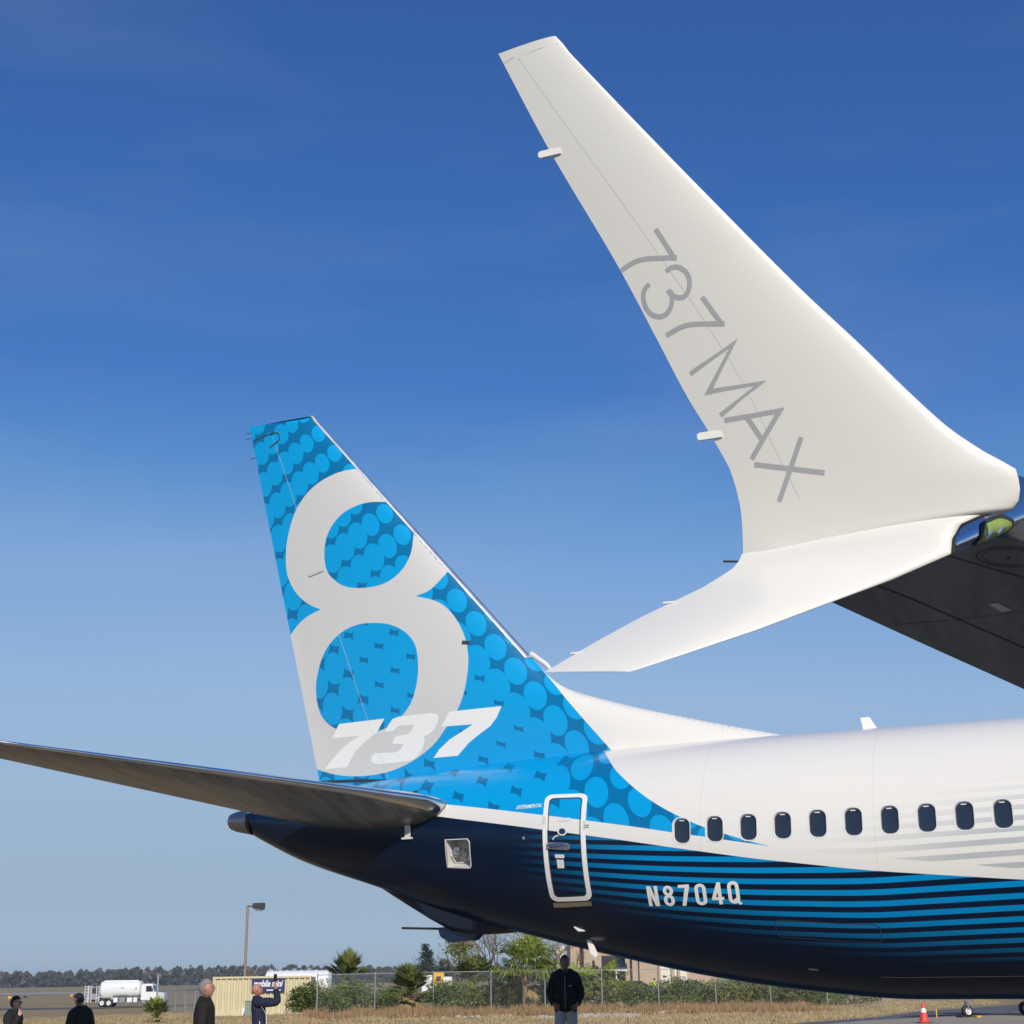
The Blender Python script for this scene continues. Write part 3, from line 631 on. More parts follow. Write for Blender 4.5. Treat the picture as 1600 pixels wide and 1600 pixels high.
def fin_side(side):
    zs = [FZ0 + (6.9 - FZ0) * i / 66 for i in range(66)] + [6.9 + (12.32 - 6.9) * i / 44 for i in range(45)]
    dom = [(fLE(z), z) for z in zs] + [(fTE(z), z) for z in zs[::-1]]
    white = [(fsL(z), z) for z in zs if z < 6.76] ; white = [(fsL(FZ0), FZ0)] + white + [(-2.90, 6.80), (3, 6.8), (3, FZ0)]
    hinge = [(-7.666 - (z - 9.764) * .3947, z) for z in (4.9, 12.4)]; rud = [hinge[0], hinge[1], (-10, 12.4), (-10, 4.9)]
    polys = [dom, EIGHT, HOLE1, HOLE2, SEVEN1, THREE, SEVEN2, white, rud]
    g = []
    for z in zs[1:-1]:
        le, te = fLE(z), fTE(z)
        for xi in (.004, .012, .025, .05, .09, .14, .2, .28, .36, .45, .55, .65, .75, .85, .93): g.append((le - (le - te) * xi, z + .004))
    v, t, mem = partition(polys, g)
    out = {'f': ([], []), 'r': ([], [])}
    for f, k in zip(t, mem):
        if 0 not in k: continue
        if 7 in k: mi = 0
        elif k & {4, 5, 6}: mi = 2
        elif 1 in k and 2 not in k and 3 not in k: mi = 1
        else: mi = 3
        q = out['r' if 8 in k else 'f']; q[0].append(f if side < 0 else f[::-1]); q[1].append(mi)
    res = []
    for key, nm in (('f', 'vertical_fin'), ('r', 'rudder')):
        fs, idx = out[key]; used = sorted({i for f in fs for i in f}); mp = {a: i for i, a in enumerate(used)}
        res.append(mesh_obj(nm, [fin_pt(v[i][0], v[i][1], 0, side) for i in used], [tuple(mp[i] for i in f) for f in fs], [M['white'], M['grey8'], M['letter'], M['dots']], jet, idx, True, [fin_n(v[i][0], v[i][1], side) for i in used]))
    return res
fin, rudder = fin_side(-1); fin_side(1)
cap = MB(); cz = [(-7.66 - 1.48 * i / 20) for i in range(21)]
cap.add([fin_pt(x, 12.32, .001, -1) + Vector((0, 0, .001)) for x in cz] + [Vector((x, 0, 12.345)) for x in cz] + [fin_pt(x, 12.32, .001, 1) + Vector((0, 0, .001)) for x in cz], [(i, i + 1, i + 22, i + 21) for i in range(20)] + [(i + 21, i + 22, i + 43, i + 42) for i in range(20)])
cap.build('tip_cap', M['dots'], fin, True)
def strip(name, fsurf, pts, w, mat, parent, off=.003):
    """thin line on a surface given by fsurf(x,z,off)"""
    V = []
    for i, p in enumerate(pts):
        a, b_ = Vector(pts[max(i - 1, 0)]), Vector(pts[min(i + 1, len(pts) - 1)]); d = (b_ - a).normalized(); nrm = Vector((-d.y, d.x)) * w / 2
        V += [fsurf(p[0] + nrm.x, p[1] + nrm.y, off), fsurf(p[0] - nrm.x, p[1] - nrm.y, off)]
    return mesh_obj(name, V, [(2 * i, 2 * i + 1, 2 * i + 3, 2 * i + 2) for i in range(len(pts) - 1)], mat, parent)
strip('hinge_line', fin_pt, [(-7.666 - (z - 9.764) * .3947, z) for z in [5.1 + .3 * i for i in range(24)]], .006, M['pline'], rudder, .0012)
strip('joint', fin_pt, [(fTE(12.05) + .02, 12.02), (-8.55, 12.10), (-8.42, 12.07), (-8.38, 11.93), (-8.62, 11.80)], .03, M['dline'], rudder)
strip('gap', fin_pt, [(-7.25, 5.135), (-6.4, 5.10), (-5.85, 5.06)], .05, M['dline'], fin, .006)
strip('access_line', fin_pt, [(-4.33, 7.38), (-4.17, 7.36)], .07, M['dline'], fin, .004)
strip('fairing_line', fin_pt, [(-7.6, 9.03), (-7.25, 9.10)], .05, M['pline'], rudder, .02)
for z in (12.2, 12.08, 11.65):
    w_ = MB(); w_.tube([(fTE(z) + .03, 0, z), (fTE(z) - .13, 0, z + .01)], .007, 5); w_.build('static_wick', M['seal'], rudder, True)
le_ = MB(); rings = []
for i in range(40):
    z = 7.02 + (12.335 - 7.02) * i / 39; le = fLE(min(z, 12.32)); wd = .10 - .035 * (z - 7) / 5.3; rg = []
    for k in range(13):
        a = -1 + 2 * k / 12; x = le + .008 - wd * a * a
        h = fin_ht(x - .006, min(z, 12.32)) + .005; rg.append((x, (h if a > 0 else -h) if abs(a) > .01 else 0, z))
    rings.append(rg)
for i in range(39):
    pass
V = [v for r_ in rings for v in r_]; mesh_obj('fin_leading_edge', V, [(i * 13 + k, i * 13 + k + 1, (i + 1) * 13 + k + 1, (i + 1) * 13 + k) for i in range(39) for k in range(12)], M['finle'], fin)
pr = MB(); pr.tube([(fLE(7.1) + .05, 0, 7.1), (fLE(6.85) + .12, 0, 6.88), (fLE(6.7) + .12, 0, 6.72)], [.05, .045, .02], 8); pr.build('vent_probe', M['frame'], fin, True)

# ------------------------------------------------------------------ generic lifting surface
def wing_loft(name, st, mat, parent, nx=22, up=None, cap=True, nose=None, mat2=None):
    """st: (LE, TE, t_up, t_low, normal) ; airfoil ring from TE over the top to LE and back"""
    xs = [.5 - .5 * math.cos(math.pi * i / nx) for i in range(nx + 1)]
    rings = []
    for le, te, tu, tl, nrm in st:
        le, te, nrm = Vector(le), Vector(te), Vector(nrm).normalized(); ch = (te - le).length; rg = []
        for x in xs[::-1]: rg.append(le + (te - le) * x + nrm * naca(x, tu) * ch)
        for x in xs[1:-1]: rg.append(le + (te - le) * x - nrm * naca(x, tl) * ch)
        rings.append(rg)
    mb = MB(); mb.loft(rings, 0, cap); o = mb.build(name, mat, parent, True)
    return o
def nose_loft(name, st, frac, mat, parent, off=.004, n=10, flow=None):
    rings = []
    for le, te, tu, tl, nrm in st:
        le, te, nrm = Vector(le), Vector(te), Vector(nrm).normalized(); ch = (te - le).length; c_ = (te - le) / ch; rg = []
        for k in range(2 * n + 1):
            a = -1 + k / n; x = (frac if a < 0 else (flow or frac)) * a * a; h = naca(x, tu if a < 0 else tl) * ch + off * (abs(a) > .02)
            rg.append(le + (te - le) * x - c_ * off * (1 - abs(a)) + nrm * (h if a < 0 else -h))
        rings.append(rg)
    m_ = 2 * n + 1; V = [v for r_ in rings for v in r_]
    return mesh_obj(name, V, [(i * m_ + k, (i + 1) * m_ + k, (i + 1) * m_ + k + 1, i * m_ + k + 1) for i in range(len(rings) - 1) for k in range(m_ - 1)], mat, parent)
dih = R(7); nst = (0, math.sin(dih), math.cos(dih))
def stab_st(side):
    out = []
    for y in (1.0, 1.35, 1.7, 2.1, 2.6, 3.3, 4.2, 5.2, 6.2, 6.9, 7.1, 7.17):
        z = 4.45 + (y - 1.3) * math.tan(dih); lx = -4.13 - (y - 1.53) * .955; tx = -7.70 - (y - 1.43) * .425
        if y > 6.9: lx -= (y - 6.9) * 1.2
        k = smst((y - 1.3) / 1.6); tl = .185 + (.085 - .185) * k; tu = .10 + (.08 - .10) * k
        if y < 1.53: lx = -4.13
        out.append(((lx, side * y, z), (tx, side * y, z - .01), tu, tl, (0, -side * math.sin(dih), math.cos(dih))))
    return out
for side in (-1, 1):
    st = stab_st(side); sb = wing_loft('horizontal_stabilizer', st, M['stab'], jet)
    nose_loft('leading_edge', st[1:], .035, M['chrome'], sb)
    el = MB()
    for y0, y1 in ((2.2, 6.7),):
        V = []
        for y in (y0, y1):
            z = 4.45 + (y - 1.3) * math.tan(dih); lx = -4.13 - (y - 1.53) * .955; tx = -7.70 - (y - 1.43) * .425; hx = tx + (lx - tx) * .30
            h = naca(.70, .088) * (lx - tx) + .004
            V += [(hx, side * y, z - h), (hx + .018, side * y, z - h - .001)]
        el.add(V, [(0, 1, 3, 2)])
    el.build('elevator_joint', M['dline'], sb, False)
strap = MB(); q = [on(-4.86, .20, .04), on(-4.845, .10, .06), on(-4.84, -.02, .03), on(-4.86, -.115, .025)]
V = []
for p_ in q: V += [p_ + Vector((-.055, 0, 0)), p_ + Vector((.055, 0, 0))]
mesh_obj('lanyard_strap', V, [(2 * i, 2 * i + 1, 2 * i + 3, 2 * i + 2) for i in range(3)], M['grey8'], jet)
sb_ = MB(); sb_.box(q[-1], (.2, .03, .03)); sb_.build('strap_bar', M['grey8'], jet)
decal('vent_grille', [[(-4.90, .585), (-4.80, .595), (-4.80, .655), (-4.90, .645)]], M['seal'], jet, .004)

# ------------------------------------------------------------------ right wing, its polished nose, lamp and split winglet
def wing_st(side=-1):
    out = []
    for y, lx, tx, lz, tz, t in ((-17.09, 5.70, 4.86, 3.345, 3.36, .18), (-16.85, 5.83, 4.80, 3.47, 3.43, .21), (-16.6, 5.965, 4.81, 3.585, 3.452, .21), (-16.0, 6.27, 5.01, 3.61, 3.418, .18), (-15.0, 6.80, 5.343, 3.50, 3.36, .12), (-13.9, 7.38, 5.71, 3.43, 3.30, .12), (-10, 9.45, 7.0, 3.1, 2.95, .12), (-6, 11.6, 8.3, 2.6, 2.4, .125), (-3, 13.6, 8.6, 2.2, 1.95, .13), (-1.2, 14.9, 8.7, 1.95, 1.7, .135)):
        if side > 0: y = -y
        out.append(((lx, y, lz), (tx, y, tz), t * (1.0 if abs(y) > 17 else 1.25 if abs(y) > 16.7 else 2.5 if abs(y) > 15.8 else 1.3 if abs(y) > 14.5 else 1), t, (0, side * -.1, 1)))
    return out
for side in (-1, 1):
    wg = wing_loft('wing', wing_st(side), M['wingunder'], jet)
    nose_loft('wing_leading_edge', wing_st(side), .22, M['chrome'], wg, .004, 12, .09)
    if side < 0: RW = wg
def wunder(y, xi, off=.002):
    st = wing_st(); i = 0
    while i < len(st) - 2 and y > st[i + 1][0][1]: i += 1
    a, b_ = st[i], st[i + 1]; f_ = (y - a[0][1]) / (b_[0][1] - a[0][1])
    def P(q): le, te, tu, tl, nrm = q; le, te = Vector(le), Vector(te); return le + (te - le) * xi - Vector(nrm).normalized() * (naca(xi, tl) * (te - le).length + off)
    return P(a).lerp(P(b_), f_)
def wstrip(name, pts, w, mat, par, off=.0025):
    V = []
    for i, p in enumerate(pts):
        a, b_ = wunder(*pts[max(i - 1, 0)]), wunder(*pts[min(i + 1, len(pts) - 1)]); d = (b_ - a).normalized(); sd_ = d.cross(Vector((0, 0, 1))).normalized() * w / 2; c_ = wunder(p[0], p[1], off); V += [c_ + sd_, c_ - sd_]
    return mesh_obj(name, V, [(2 * i, 2 * i + 1, 2 * i + 3, 2 * i + 2) for i in range(len(pts) - 1)], mat, par)
M['wline'] = simple('wing_joint', (.06, .06, .058), .6, 0, 0)
wstrip('spar_joint', [(-16.8 + .2 * i, .30) for i in range(30)], .008, M['wline'], RW); wstrip('flap_joint', [(-16.3 + .2 * i, .72) for i in range(26)], .012, M['wline'], RW)
wstrip('rib_joint', [(-15.55, .1 + .05 * i) for i in range(18)], .006, M['wline'], RW)
for yc, xc in ((-16.35, .20), (-15.2, .30), (-14.1, .30)):
    wstrip('tank_panel_ring', [(yc + .19 * math.cos(R(15 * k)), xc + .075 * math.sin(R(15 * k))) for k in range(25)], .006, M['wline'], RW); wstrip('tank_panel_ring', [(yc + .16 * math.cos(R(15 * k)), xc + .06 * math.sin(R(15 * k))) for k in range(25)], .004, M['wline'], RW)
    f = MB(); f.tube([wunder(yc, xc, -.002), wunder(yc, xc, .004)], .008, 8); f.build('drain_point', M['seal'], RW)
wstrip('patch', [(-15.75, .52), (-15.6, .53)], .05, M['grey8'], RW)
UPL = [(4.265, 5.755), (4.551, 5.354), (4.938, 4.823), (5.234, 4.426), (5.417, 4.198), (5.605, 3.953), (5.736, 3.797), (5.869, 3.677), (5.968, 3.593), (5.968, 3.52), (5.93, 3.455), (5.7, 3.425), (5.2, 3.395), (4.95, 3.387)]
UPT = [(3.986, 5.75), (4.172, 5.278), (4.437, 4.685), (4.575, 4.336), (4.666, 4.102), (4.773, 3.871), (4.823, 3.738), (4.841, 3.584), (4.832, 3.452), (4.822, 3.386)]
_lz, _lx = [p[1] for p in UPL][::-1], [p[0] for p in UPL][::-1]; _tz, _tx = [p[1] for p in UPT][::-1], [p[0] for p in UPT][::-1]
def wLE(z): return interp(_lz, _lx, z)
def wTE(z): return interp(_tz, _tx, z)
def w_mid(z): return -17.05 - .27 * (z - 3.35)
def w_half(X, z, outb=True):
    le, te = wLE(z), wTE(z); xi = (le - X) / (le - te); h = naca(xi, .085) * (le - te)
    fl = .016 * math.exp(-max(0, z - (3.378 + (X - 4.82) * .0745)) / .06) * smst((5.99 - X) / .22) * smst((X - 4.80) / .16)
    return h + (fl if outb else 0)
def w_pt(X, z, off=0.0, outb=True): return Vector((X, w_mid(z) - (w_half(X, z) + off) if outb else w_mid(z) + w_half(X, z, False) + off, z))
def w_nrm(X, z):
    e = .01; a = w_pt(X + e, z) - w_pt(X - e, z); b_ = w_pt(X, z + e) - w_pt(X, z - e); n_ = a.cross(b_).normalized()
    return n_ if n_.y < 0 else -n_
def winglet():
    nz, nx = 56, 26
    zs = [3.387 + .099 * i / 16 for i in range(16)] + [3.486 + (5.745 - 3.486) * (i / nz) for i in range(nz + 1)]; xs = [.5 - .5 * math.cos(math.pi * i / nx) for i in range(nx + 1)]
    rings = []
    for z in zs:
        le, te = wLE(z), wTE(z)
        zz = lambda x: z + (.010 * (1 - x) if z > 5.7 else 0)
        rg = [Vector((le - (le - te) * x, w_pt(le - (le - te) * x, z).y, zz(x))) for x in xs[::-1]] + [Vector((le - (le - te) * x, w_pt(le - (le - te) * x, z, 0, False).y, zz(x))) for x in xs[1:-1]]
        rings.append(rg)
    mb = MB(); mb.loft(rings); up = mb.build('winglet_upper_blade', M['winglet'], RW, True)
    a = R(40); nn = (0, -math.sin(a), math.cos(a))
    st = []
    base = [((5.935, -17.04, 3.50), (4.83, -17.02, 3.44), .05, 72), ((5.925, -17.075, 3.466), (4.822, -17.072, 3.408), .06, 68), ((5.80, -17.105, 3.43), (4.818, -17.078, 3.394), .075, 62), ((5.725, -17.12, 3.40), (4.812, -17.083, 3.380), .085, 58), ((5.693, -17.13, 3.35), (4.80, -17.088, 3.364), .09, 54), ((5.684, -17.14, 3.287), (4.785, -17.092, 3.346), .095, 48), ((5.46, -17.215, 3.19), (4.735, -17.10, 3.316), .10, 42), ((5.232, -17.33, 3.095), (4.662, -17.128, 3.270), .095, 40), ((4.951, -17.468, 2.979), (4.429, -17.294, 3.125), .085, 40), ((4.705, -17.569, 2.894), (4.277, -17.433, 3.008), .07, 40), ((4.54, -17.637, 2.838), (4.155, -17.56, 2.90), .04, 40), ((4.49, -17.656, 2.823), (4.115, -17.602, 2.867), .012, 40)]
    for l, t_, th_, an_ in base: st.append((l, t_, th_, th_ * .6, (0, -math.sin(R(an_)), math.cos(R(an_)))))
    lo = wing_loft('winglet_lower_blade', st, M['winglet'], RW, 26)
    return up, lo
UB, LB = winglet()
for z, l in ((5.25, .075), (3.917, .075)):
    t_ = MB(); x = wTE(z); y = w_mid(z); t_.loft([[(xx, y + .008 * s1, z + hz * s2 + dz) for s1, s2 in ((-1, -1), (1, -1), (1, 1), (-1, 1))] for xx, hz, dz in ((x + .05, .017, 0), (x - l * .66, .017, 0), (x - l * .8, .009, .001))])
    t_.build('static_fitting', M['winglet'], UB, True)
wk = MB(); wk.tube([(4.84, -17.03, 3.385), (4.73, -17.03, 3.40)], .005, 5); wk.build('static_wick', M['seal'], UB, True)
for l in ((4.535, -17.22, 3.195), (4.215, -17.49, 2.957)):
    k = MB(); k.box(l, (.05, .01, .008)); k.build('static_fitting', M['winglet'], LB)
# 737 MAX lettering in thin strokes down the blade
SW = .021
letters = [
    [stroke([(4.627, 4.812), (4.697, 4.668)], SW), stroke(smooth_curve([(4.706, 4.672), (4.62, 4.689), (4.552, 4.699), (4.50, 4.694), (4.441, 4.674)], 3), SW)],
    [stroke(smooth_curve([(4.650, 4.625), (4.672, 4.636), (4.706, 4.632), (4.738, 4.604), (4.749, 4.566), (4.738, 4.526), (4.715, 4.505), (4.690, 4.506), (4.664, 4.522), (4.645, 4.548)], 3), SW), stroke(smooth_curve([(4.655, 4.545), (4.662, 4.515), (4.650, 4.475), (4.622, 4.449), (4.587, 4.447), (4.553, 4.468), (4.533, 4.505), (4.531, 4.548), (4.545, 4.577), (4.567, 4.590)], 3), SW)],
    [stroke([(4.795, 4.487), (4.869, 4.354)], SW), stroke(smooth_curve([(4.878, 4.358), (4.80, 4.373), (4.732, 4.384), (4.68, 4.382), (4.612, 4.362)], 3), SW)],
    [stroke([(4.697, 4.183), (4.905, 4.270), (4.768, 4.094), (5.000, 4.088), (4.807, 3.990)], SW)],
    [stroke([(4.821, 3.966), (5.066, 3.963), (4.917, 3.790)], SW), stroke([(4.921, 3.962), (4.976, 3.856)], SW)],
    [stroke([(5.141, 3.843), (5.012, 3.600)], SW), stroke([(4.926, 3.766), (5.218, 3.685)], SW)]]
for L_, nm in zip(letters, '737MAX'):
    allp = [q for p in L_ for q in p]; g = [(4.4 + .03 * a_, 3.55 + .03 * b2) for a_ in range(30) for b2 in range(44)]
    v, t, mem = partition(L_, g); fs = [f for f, k in zip(t, mem) if k]
    o = mesh_obj('lettering', [w_pt(x, z, .0009) for x, z in v], fs, M['maxgrey'], UB, None, True, [w_nrm(x, z) for x, z in v])
def w3(x, z, off): return w_pt(x, z, off)
strip('panel_joint', w3, [(4.283, 5.715), (4.18, 5.712), (4.083, 5.700), (4.301, 5.297), (4.45, 5.03), (4.612, 4.73), (4.75, 4.47), (4.883, 4.201), (4.97, 3.98), (5.037, 3.771), (5.10, 3.60)], .0018, M['pline'], UB, .0006)
strip('tip_joint', w3, [(4.01, 5.695), (4.064, 5.709)], .004, M['pline'], UB, .0006)
# wing tip lamp in the polished nose, with dark seal around the winglet root
def wnose(i, f, x, low=True, off=.006, fw=0.0):
    a, b_ = wing_st()[i], wing_st()[i + 1]
    def P(s):
        le, te, tu, tl, nrm = s; le, te = Vector(le), Vector(te); ch = (te - le).length; nn = Vector(nrm).normalized()
        return le + (te - le) * x - (te - le) / ch * fw + nn * (-(naca(x, tl) * ch + off) if low else (naca(x, tu) * ch + off)), 0
    return P(a)[0].lerp(P(b_)[0], f)
def nose_pt(f, s, off=.006):
    """f: 0 tip .. 1 next station; s: -1 lower .. +1 upper edge of the nose"""
    f *= 2; return wnose(0 if f < 1 else 1, f % 1.0, (.22 if s > 0 else .09) * s * s, s < 0, off * min(1, abs(s) * 4), (off + .003) * (1 - abs(s)))
lamp_out = [(.32, .10), (.33, -.55), (.42, -.85), (.64, -.80), (.80, -.55), (.80, -.20), (.64, .10), (.44, .16)]
lo_ = smooth_curve([Vector(p) for p in lamp_out], 3, True); n = len(lo_); cx, cy = .54, -.33
def lring(t, off): return [nose_pt(cx + (a - cx) * t, cy + (b_ - cy) * t, off) for a, b_ in lo_]
lamp = mesh_obj('wingtip_lamp', lring(1, .008) + lring(.93, .012) + lring(.84, .011), [(r_ * n + k, r_ * n + (k + 1) % n, (r_ + 1) * n + (k + 1) % n, (r_ + 1) * n + k) for r_ in range(2) for k in range(n)], M['seal'], RW)
mesh_obj('lamp_cavity', lring(.86, .0095) + lring(.6, .0085) + lring(.35, .008) + lring(.1, .008), [(r_ * n + k, r_ * n + (k + 1) % n, (r_ + 1) * n + (k + 1) % n, (r_ + 1) * n + k) for r_ in range(3) for k in range(n)] + [tuple(range(3 * n, 4 * n))], M['lampgreen'], lamp)
for dx_ in (-.10, .06):
    bl = MB(); bl.tube([nose_pt(cx + dx_, cy - .12, .012), nose_pt(cx + dx_ + .03, cy + .12, .012)], .009, 8); bl.build('lamp_bulb', M['chrome'], lamp, True)
_seal = MB(); _seal.tube([(5.93, -17.06, 3.475), (5.81, -17.11, 3.432), (5.735, -17.125, 3.402), (5.70, -17.135, 3.35), (5.69, -17.145, 3.285)], .006, 6); _seal.build('root_seal', M['seal'], UB, True)
# ------------------------------------------------------------------ undercarriage and engines that carry the jet (outside the frame)
def wheel_set(parent, x, y, r, w, top):
    t_ = MB(); t_.tube([(x, y, r), (x, y, top)], .11, 10); t_.build('gear_strut', M['barem'], parent, True)
    for s_ in (-1, 1):
        tb = MB(); prof = [(.45, -.5), (.75, -.5), (.95, -.38), (1, -.15), (1, .15), (.95, .38), (.75, .5), (.45, .5)]
        tb.loft([[(x + r * pr_ * math.cos(a * math.pi / 12), y + s_ * w * .9 + pw_ * w, r + r * pr_ * math.sin(a * math.pi / 12)) for a in range(24)] for pr_, pw_ in prof], 0, True)
        tb.build('wheel', M['black'], parent, True)
wheel_set(jet, 9.3, -2.86, .56, .36, 2.0); wheel_set(jet, 9.3, 2.86, .56, .36, 2.0); wheel_set(jet, 24.9, 0, .34, .2, 1.5)
for s_ in (-1, 1):
    e_ = MB(); e_.loft([[(x, s_ * 4.83 + r_ * math.cos(a * math.pi / 16), 1.62 + r_ * math.sin(a * math.pi / 16)) for a in range(32)] for x, r_ in ((12.6, .5), (13.5, .85), (15, 1.08), (16.6, 1.12), (17.3, 1.03), (17.35, .95), (16.8, .88))]); e_.build('engine', M['navyplain'], jet, True)
    py = MB(); py.box((14.0, s_ * 4.83, 2.45), (2.6, .35, .8)); py.build('engine_pylon', M['white'], jet, False, .05)

# ================================================================== THE FIELD BEHIND
M['steel'] = simple('galvanised_steel', (.42, .43, .43), .45, .6, .1); M['wire'] = simple('fence_wire', (.34, .35, .35), .5, .5, 0)
M['beige'] = simple('container_beige', (.60, .53, .34), .55, 0, .12, 1.5); M['sign'] = simple('sign_navy', (.02, .03, .12), .4, 0, 0)
M['signw'] = simple('sign_white', (.8, .8, .8), .5, 0, 0); M['cabinet'] = simple('cabinet_green', (.22, .28, .22), .5, 0, .1)
M['tw'] = simple('truck_white', (.80, .80, .80), .35, 0, .05); M['tg'] = simple('truck_grey', (.30, .32, .36), .45, .3, .15); M['td'] = simple('truck_dark', (.03, .03, .035), .6, 0, .2)
M['glass'] = M['pane']; M['yellow'] = simple('machine_yellow', (.75, .42, .02), .45, 0, .1); M['hub'] = simple('wheel_hub', (.72, .72, .70), .4, .2, .05)
M['pole'] = simple('rusty_pole', (.30, .23, .17), .7, .2, .3, 2); M['lampd'] = simple('lamp_dark', (.02, .025, .03), .5, 0, .1)
M['cone'] = simple('cone_orange', (.85, .06, .03), .5, 0, .06); M['rockm'] = simple('rock_pale', (.40, .375, .33), .9, 0, .3, 2, .4, 12)
M['bark'] = simple('bark', (.16, .12, .09), .9, 0, .3, 6); M['twig'] = simple('winter_twigs', (.20, .145, .10), .9, 0, .3, 6); M['palmtrunk'] = simple('palm_trunk', (.24, .18, .11), .9, 0, .35, 8, .6, 20)
M['leafA'] = leafy('shrub_leaves_dark', (.045, .078, .016), (.15, .20, .042)); M['leafB'] = leafy('shrub_leaves_olive', (.11, .135, .025), (.28, .28, .07)); M['leafC'] = leafy('shrub_leaves_mid', (.065, .115, .022), (.20, .26, .06))
M['palm'] = leafy('palm_fronds', (.10, .15, .02), (.32, .36, .08)); M['palmdead'] = leafy('dead_fronds', (.20, .135, .055), (.42, .32, .16)); M['palmdark'] = leafy('palm_fronds_dark', (.05, .075, .015), (.20, .22, .055))
M['pine'] = leafy('pine_needles', (.012, .026, .014), (.04, .062, .03)); M['wood'] = leafy('far_wood_leaves', (.012, .020, .014), (.05, .055, .04)); M['weed'] = leafy('dry_weeds', (.14, .075, .04), (.34, .235, .12))
M['straw'] = leafy('dry_grass_blades', (.22, .16, .08), (.44, .34, .19)); M['bare'] = leafy('far_bare_trees', (.06, .05, .045), (.12, .10, .085))
def leaf_cloud(mb, n, shape, size, rng, droop=.3):
    """n small two-triangle leaves spread through the volume given by shape(rng)->Vector"""
    for _ in range(n):
        p = shape(rng); a = rng.uniform(0, 6.283); t = rng.uniform(-1.0, 1.0); l = size * rng.uniform(.6, 1.4); w = l * rng.uniform(.35, .6)
        d = Vector((math.cos(a) * math.cos(t), math.sin(a) * math.cos(t), math.sin(t) - droop * .3)).normalized(); e = d.orthogonal().normalized()
        e.rotate(Matrix.Rotation(rng.uniform(0, 6.283), 3, d))
        n0 = len(mb.v); mb.v += [tuple(p - d * l * .5), tuple(p + e * w * .5), tuple(p + d * l * .5), tuple(p - e * w * .5)]; mb.f.append((n0, n0 + 1, n0 + 2, n0 + 3)); mb.m.append(0)
def lump_shape(rx, ry, h, lumps, seed):
    r_ = random.Random(seed); L = []
    for _ in range(lumps):
        a = r_.uniform(0, 6.283); d = math.sqrt(r_.random()) * .65; L.append((math.cos(a) * d * rx, math.sin(a) * d * ry, h * r_.uniform(.2, .78), r_.uniform(.28, .48)))
    def f(rng):
        c = rng.choice(L)
        while True:
            v = Vector((rng.gauss(0, 1), rng.gauss(0, 1), rng.gauss(0, 1)))
            if v.length > 0: break
        v = v.normalized() * rng.uniform(.55, 1.0) ** .6
        p = Vector((c[0] + v.x * c[3] * rx, c[1] + v.y * c[3] * ry, c[2] + v.z * c[3] * h * .62)); p.z = max(.03, p.z); return p
    return f
# ---- far wood on the horizon: one dark mass
rng = random.Random(3); fw = MB(); fb = MB()
for k in range(620):
    x = -760 + k * 2.55 + rng.uniform(-3, 3); y = 1180 + rng.uniform(-30, 60) + .05 * x; h = rng.uniform(10.8, 13.2) + 1.2 * math.sin(x * .021) ; w = rng.uniform(4, 7)
    t = fb if rng.random() < .24 and x < -150 else fw
    for _ in range(80):
        z = h * rng.uniform(.02, 1) ; ww = w * (1.0 if z < h * .7 else max(.15, (h - z) / (h * .3)))
        p = Vector((x + rng.uniform(-1, 1) * ww, y + rng.uniform(-1, 1) * ww, z + gz(x, y))); l = rng.uniform(.9, 2.2); a = rng.uniform(0, 6.28); e = Vector((math.cos(a), .3 * math.sin(a), rng.uniform(-.4, .4))) * l; g = Vector((rng.uniform(-.3, .3), .2, 1)) * l * .8
        n0 = len(t.v); t.v += [tuple(p - e), tuple(p - g), tuple(p + e), tuple(p + g)]; t.f.append((n0, n0 + 1, n0 + 2, n0 + 3)); t.m.append(0)
# solid undergrowth body so the wood does not show sky at its foot
for k in range(120):
    x = -780 + k * 13.5; fw.box((x, 1255 + .05 * x, 4.2), (15, 8, 8.6 + rng.uniform(-1, 1)), 0, 0, .9)
tag(fw.build('far_wood', M['wood'], None, False, 0, False), 'dark evergreen wood along the horizon beyond the airfield', 'wood', kind='stuff')
tag(fb.build('far_bare_wood', M['bare'], None, False, 0, False), 'grey bare trees mixed into the far wood on the horizon', 'wood', kind='stuff')
# ---- nearer pines standing over the fence line
def pine_tree(px, D, h, label, seed):
    x = at(px, D); o = empty('pine_tree', gpt(x, D)); tag(o, label, 'tree', 'pines beyond the parking area')
    t = MB(); t.tube([(0, 0, -.2), (.1, 0, h * .5), (0, .1, h * .95)], [.28, .2, .05], 7); t.build('trunk', M['bark'], o, True)
    r_ = random.Random(seed); c = MB()
    for k in range(9):
        z = h * (.38 + .6 * k / 8); rr = (h * .22) * (1.15 - .75 * k / 8) * r_.uniform(.75, 1.2); ox, oy = r_.uniform(-.5, .5) * rr, r_.uniform(-.5, .5) * rr
        leaf_cloud(c, 130, lambda g: Vector((ox + g.gauss(0, .5) * rr, oy + g.gauss(0, .5) * rr, z + g.gauss(0, .32) * rr)), h * .055, r_)
    c.build('crown', M['pine'], o, False, 0, False)
pine_tree(664, 330, 9.2, 'dark pine rising above the others left of the bare tree', 1)
pine_tree(671, 338, 8.0, 'dark pine crowding the right side of the tallest pine', 2)
pine_tree(690, 350, 6.3, 'small dark pine behind the yellow truck', 3)
pine_tree(700, 352, 6.0, 'small dark pine nearest the bare tree', 4)
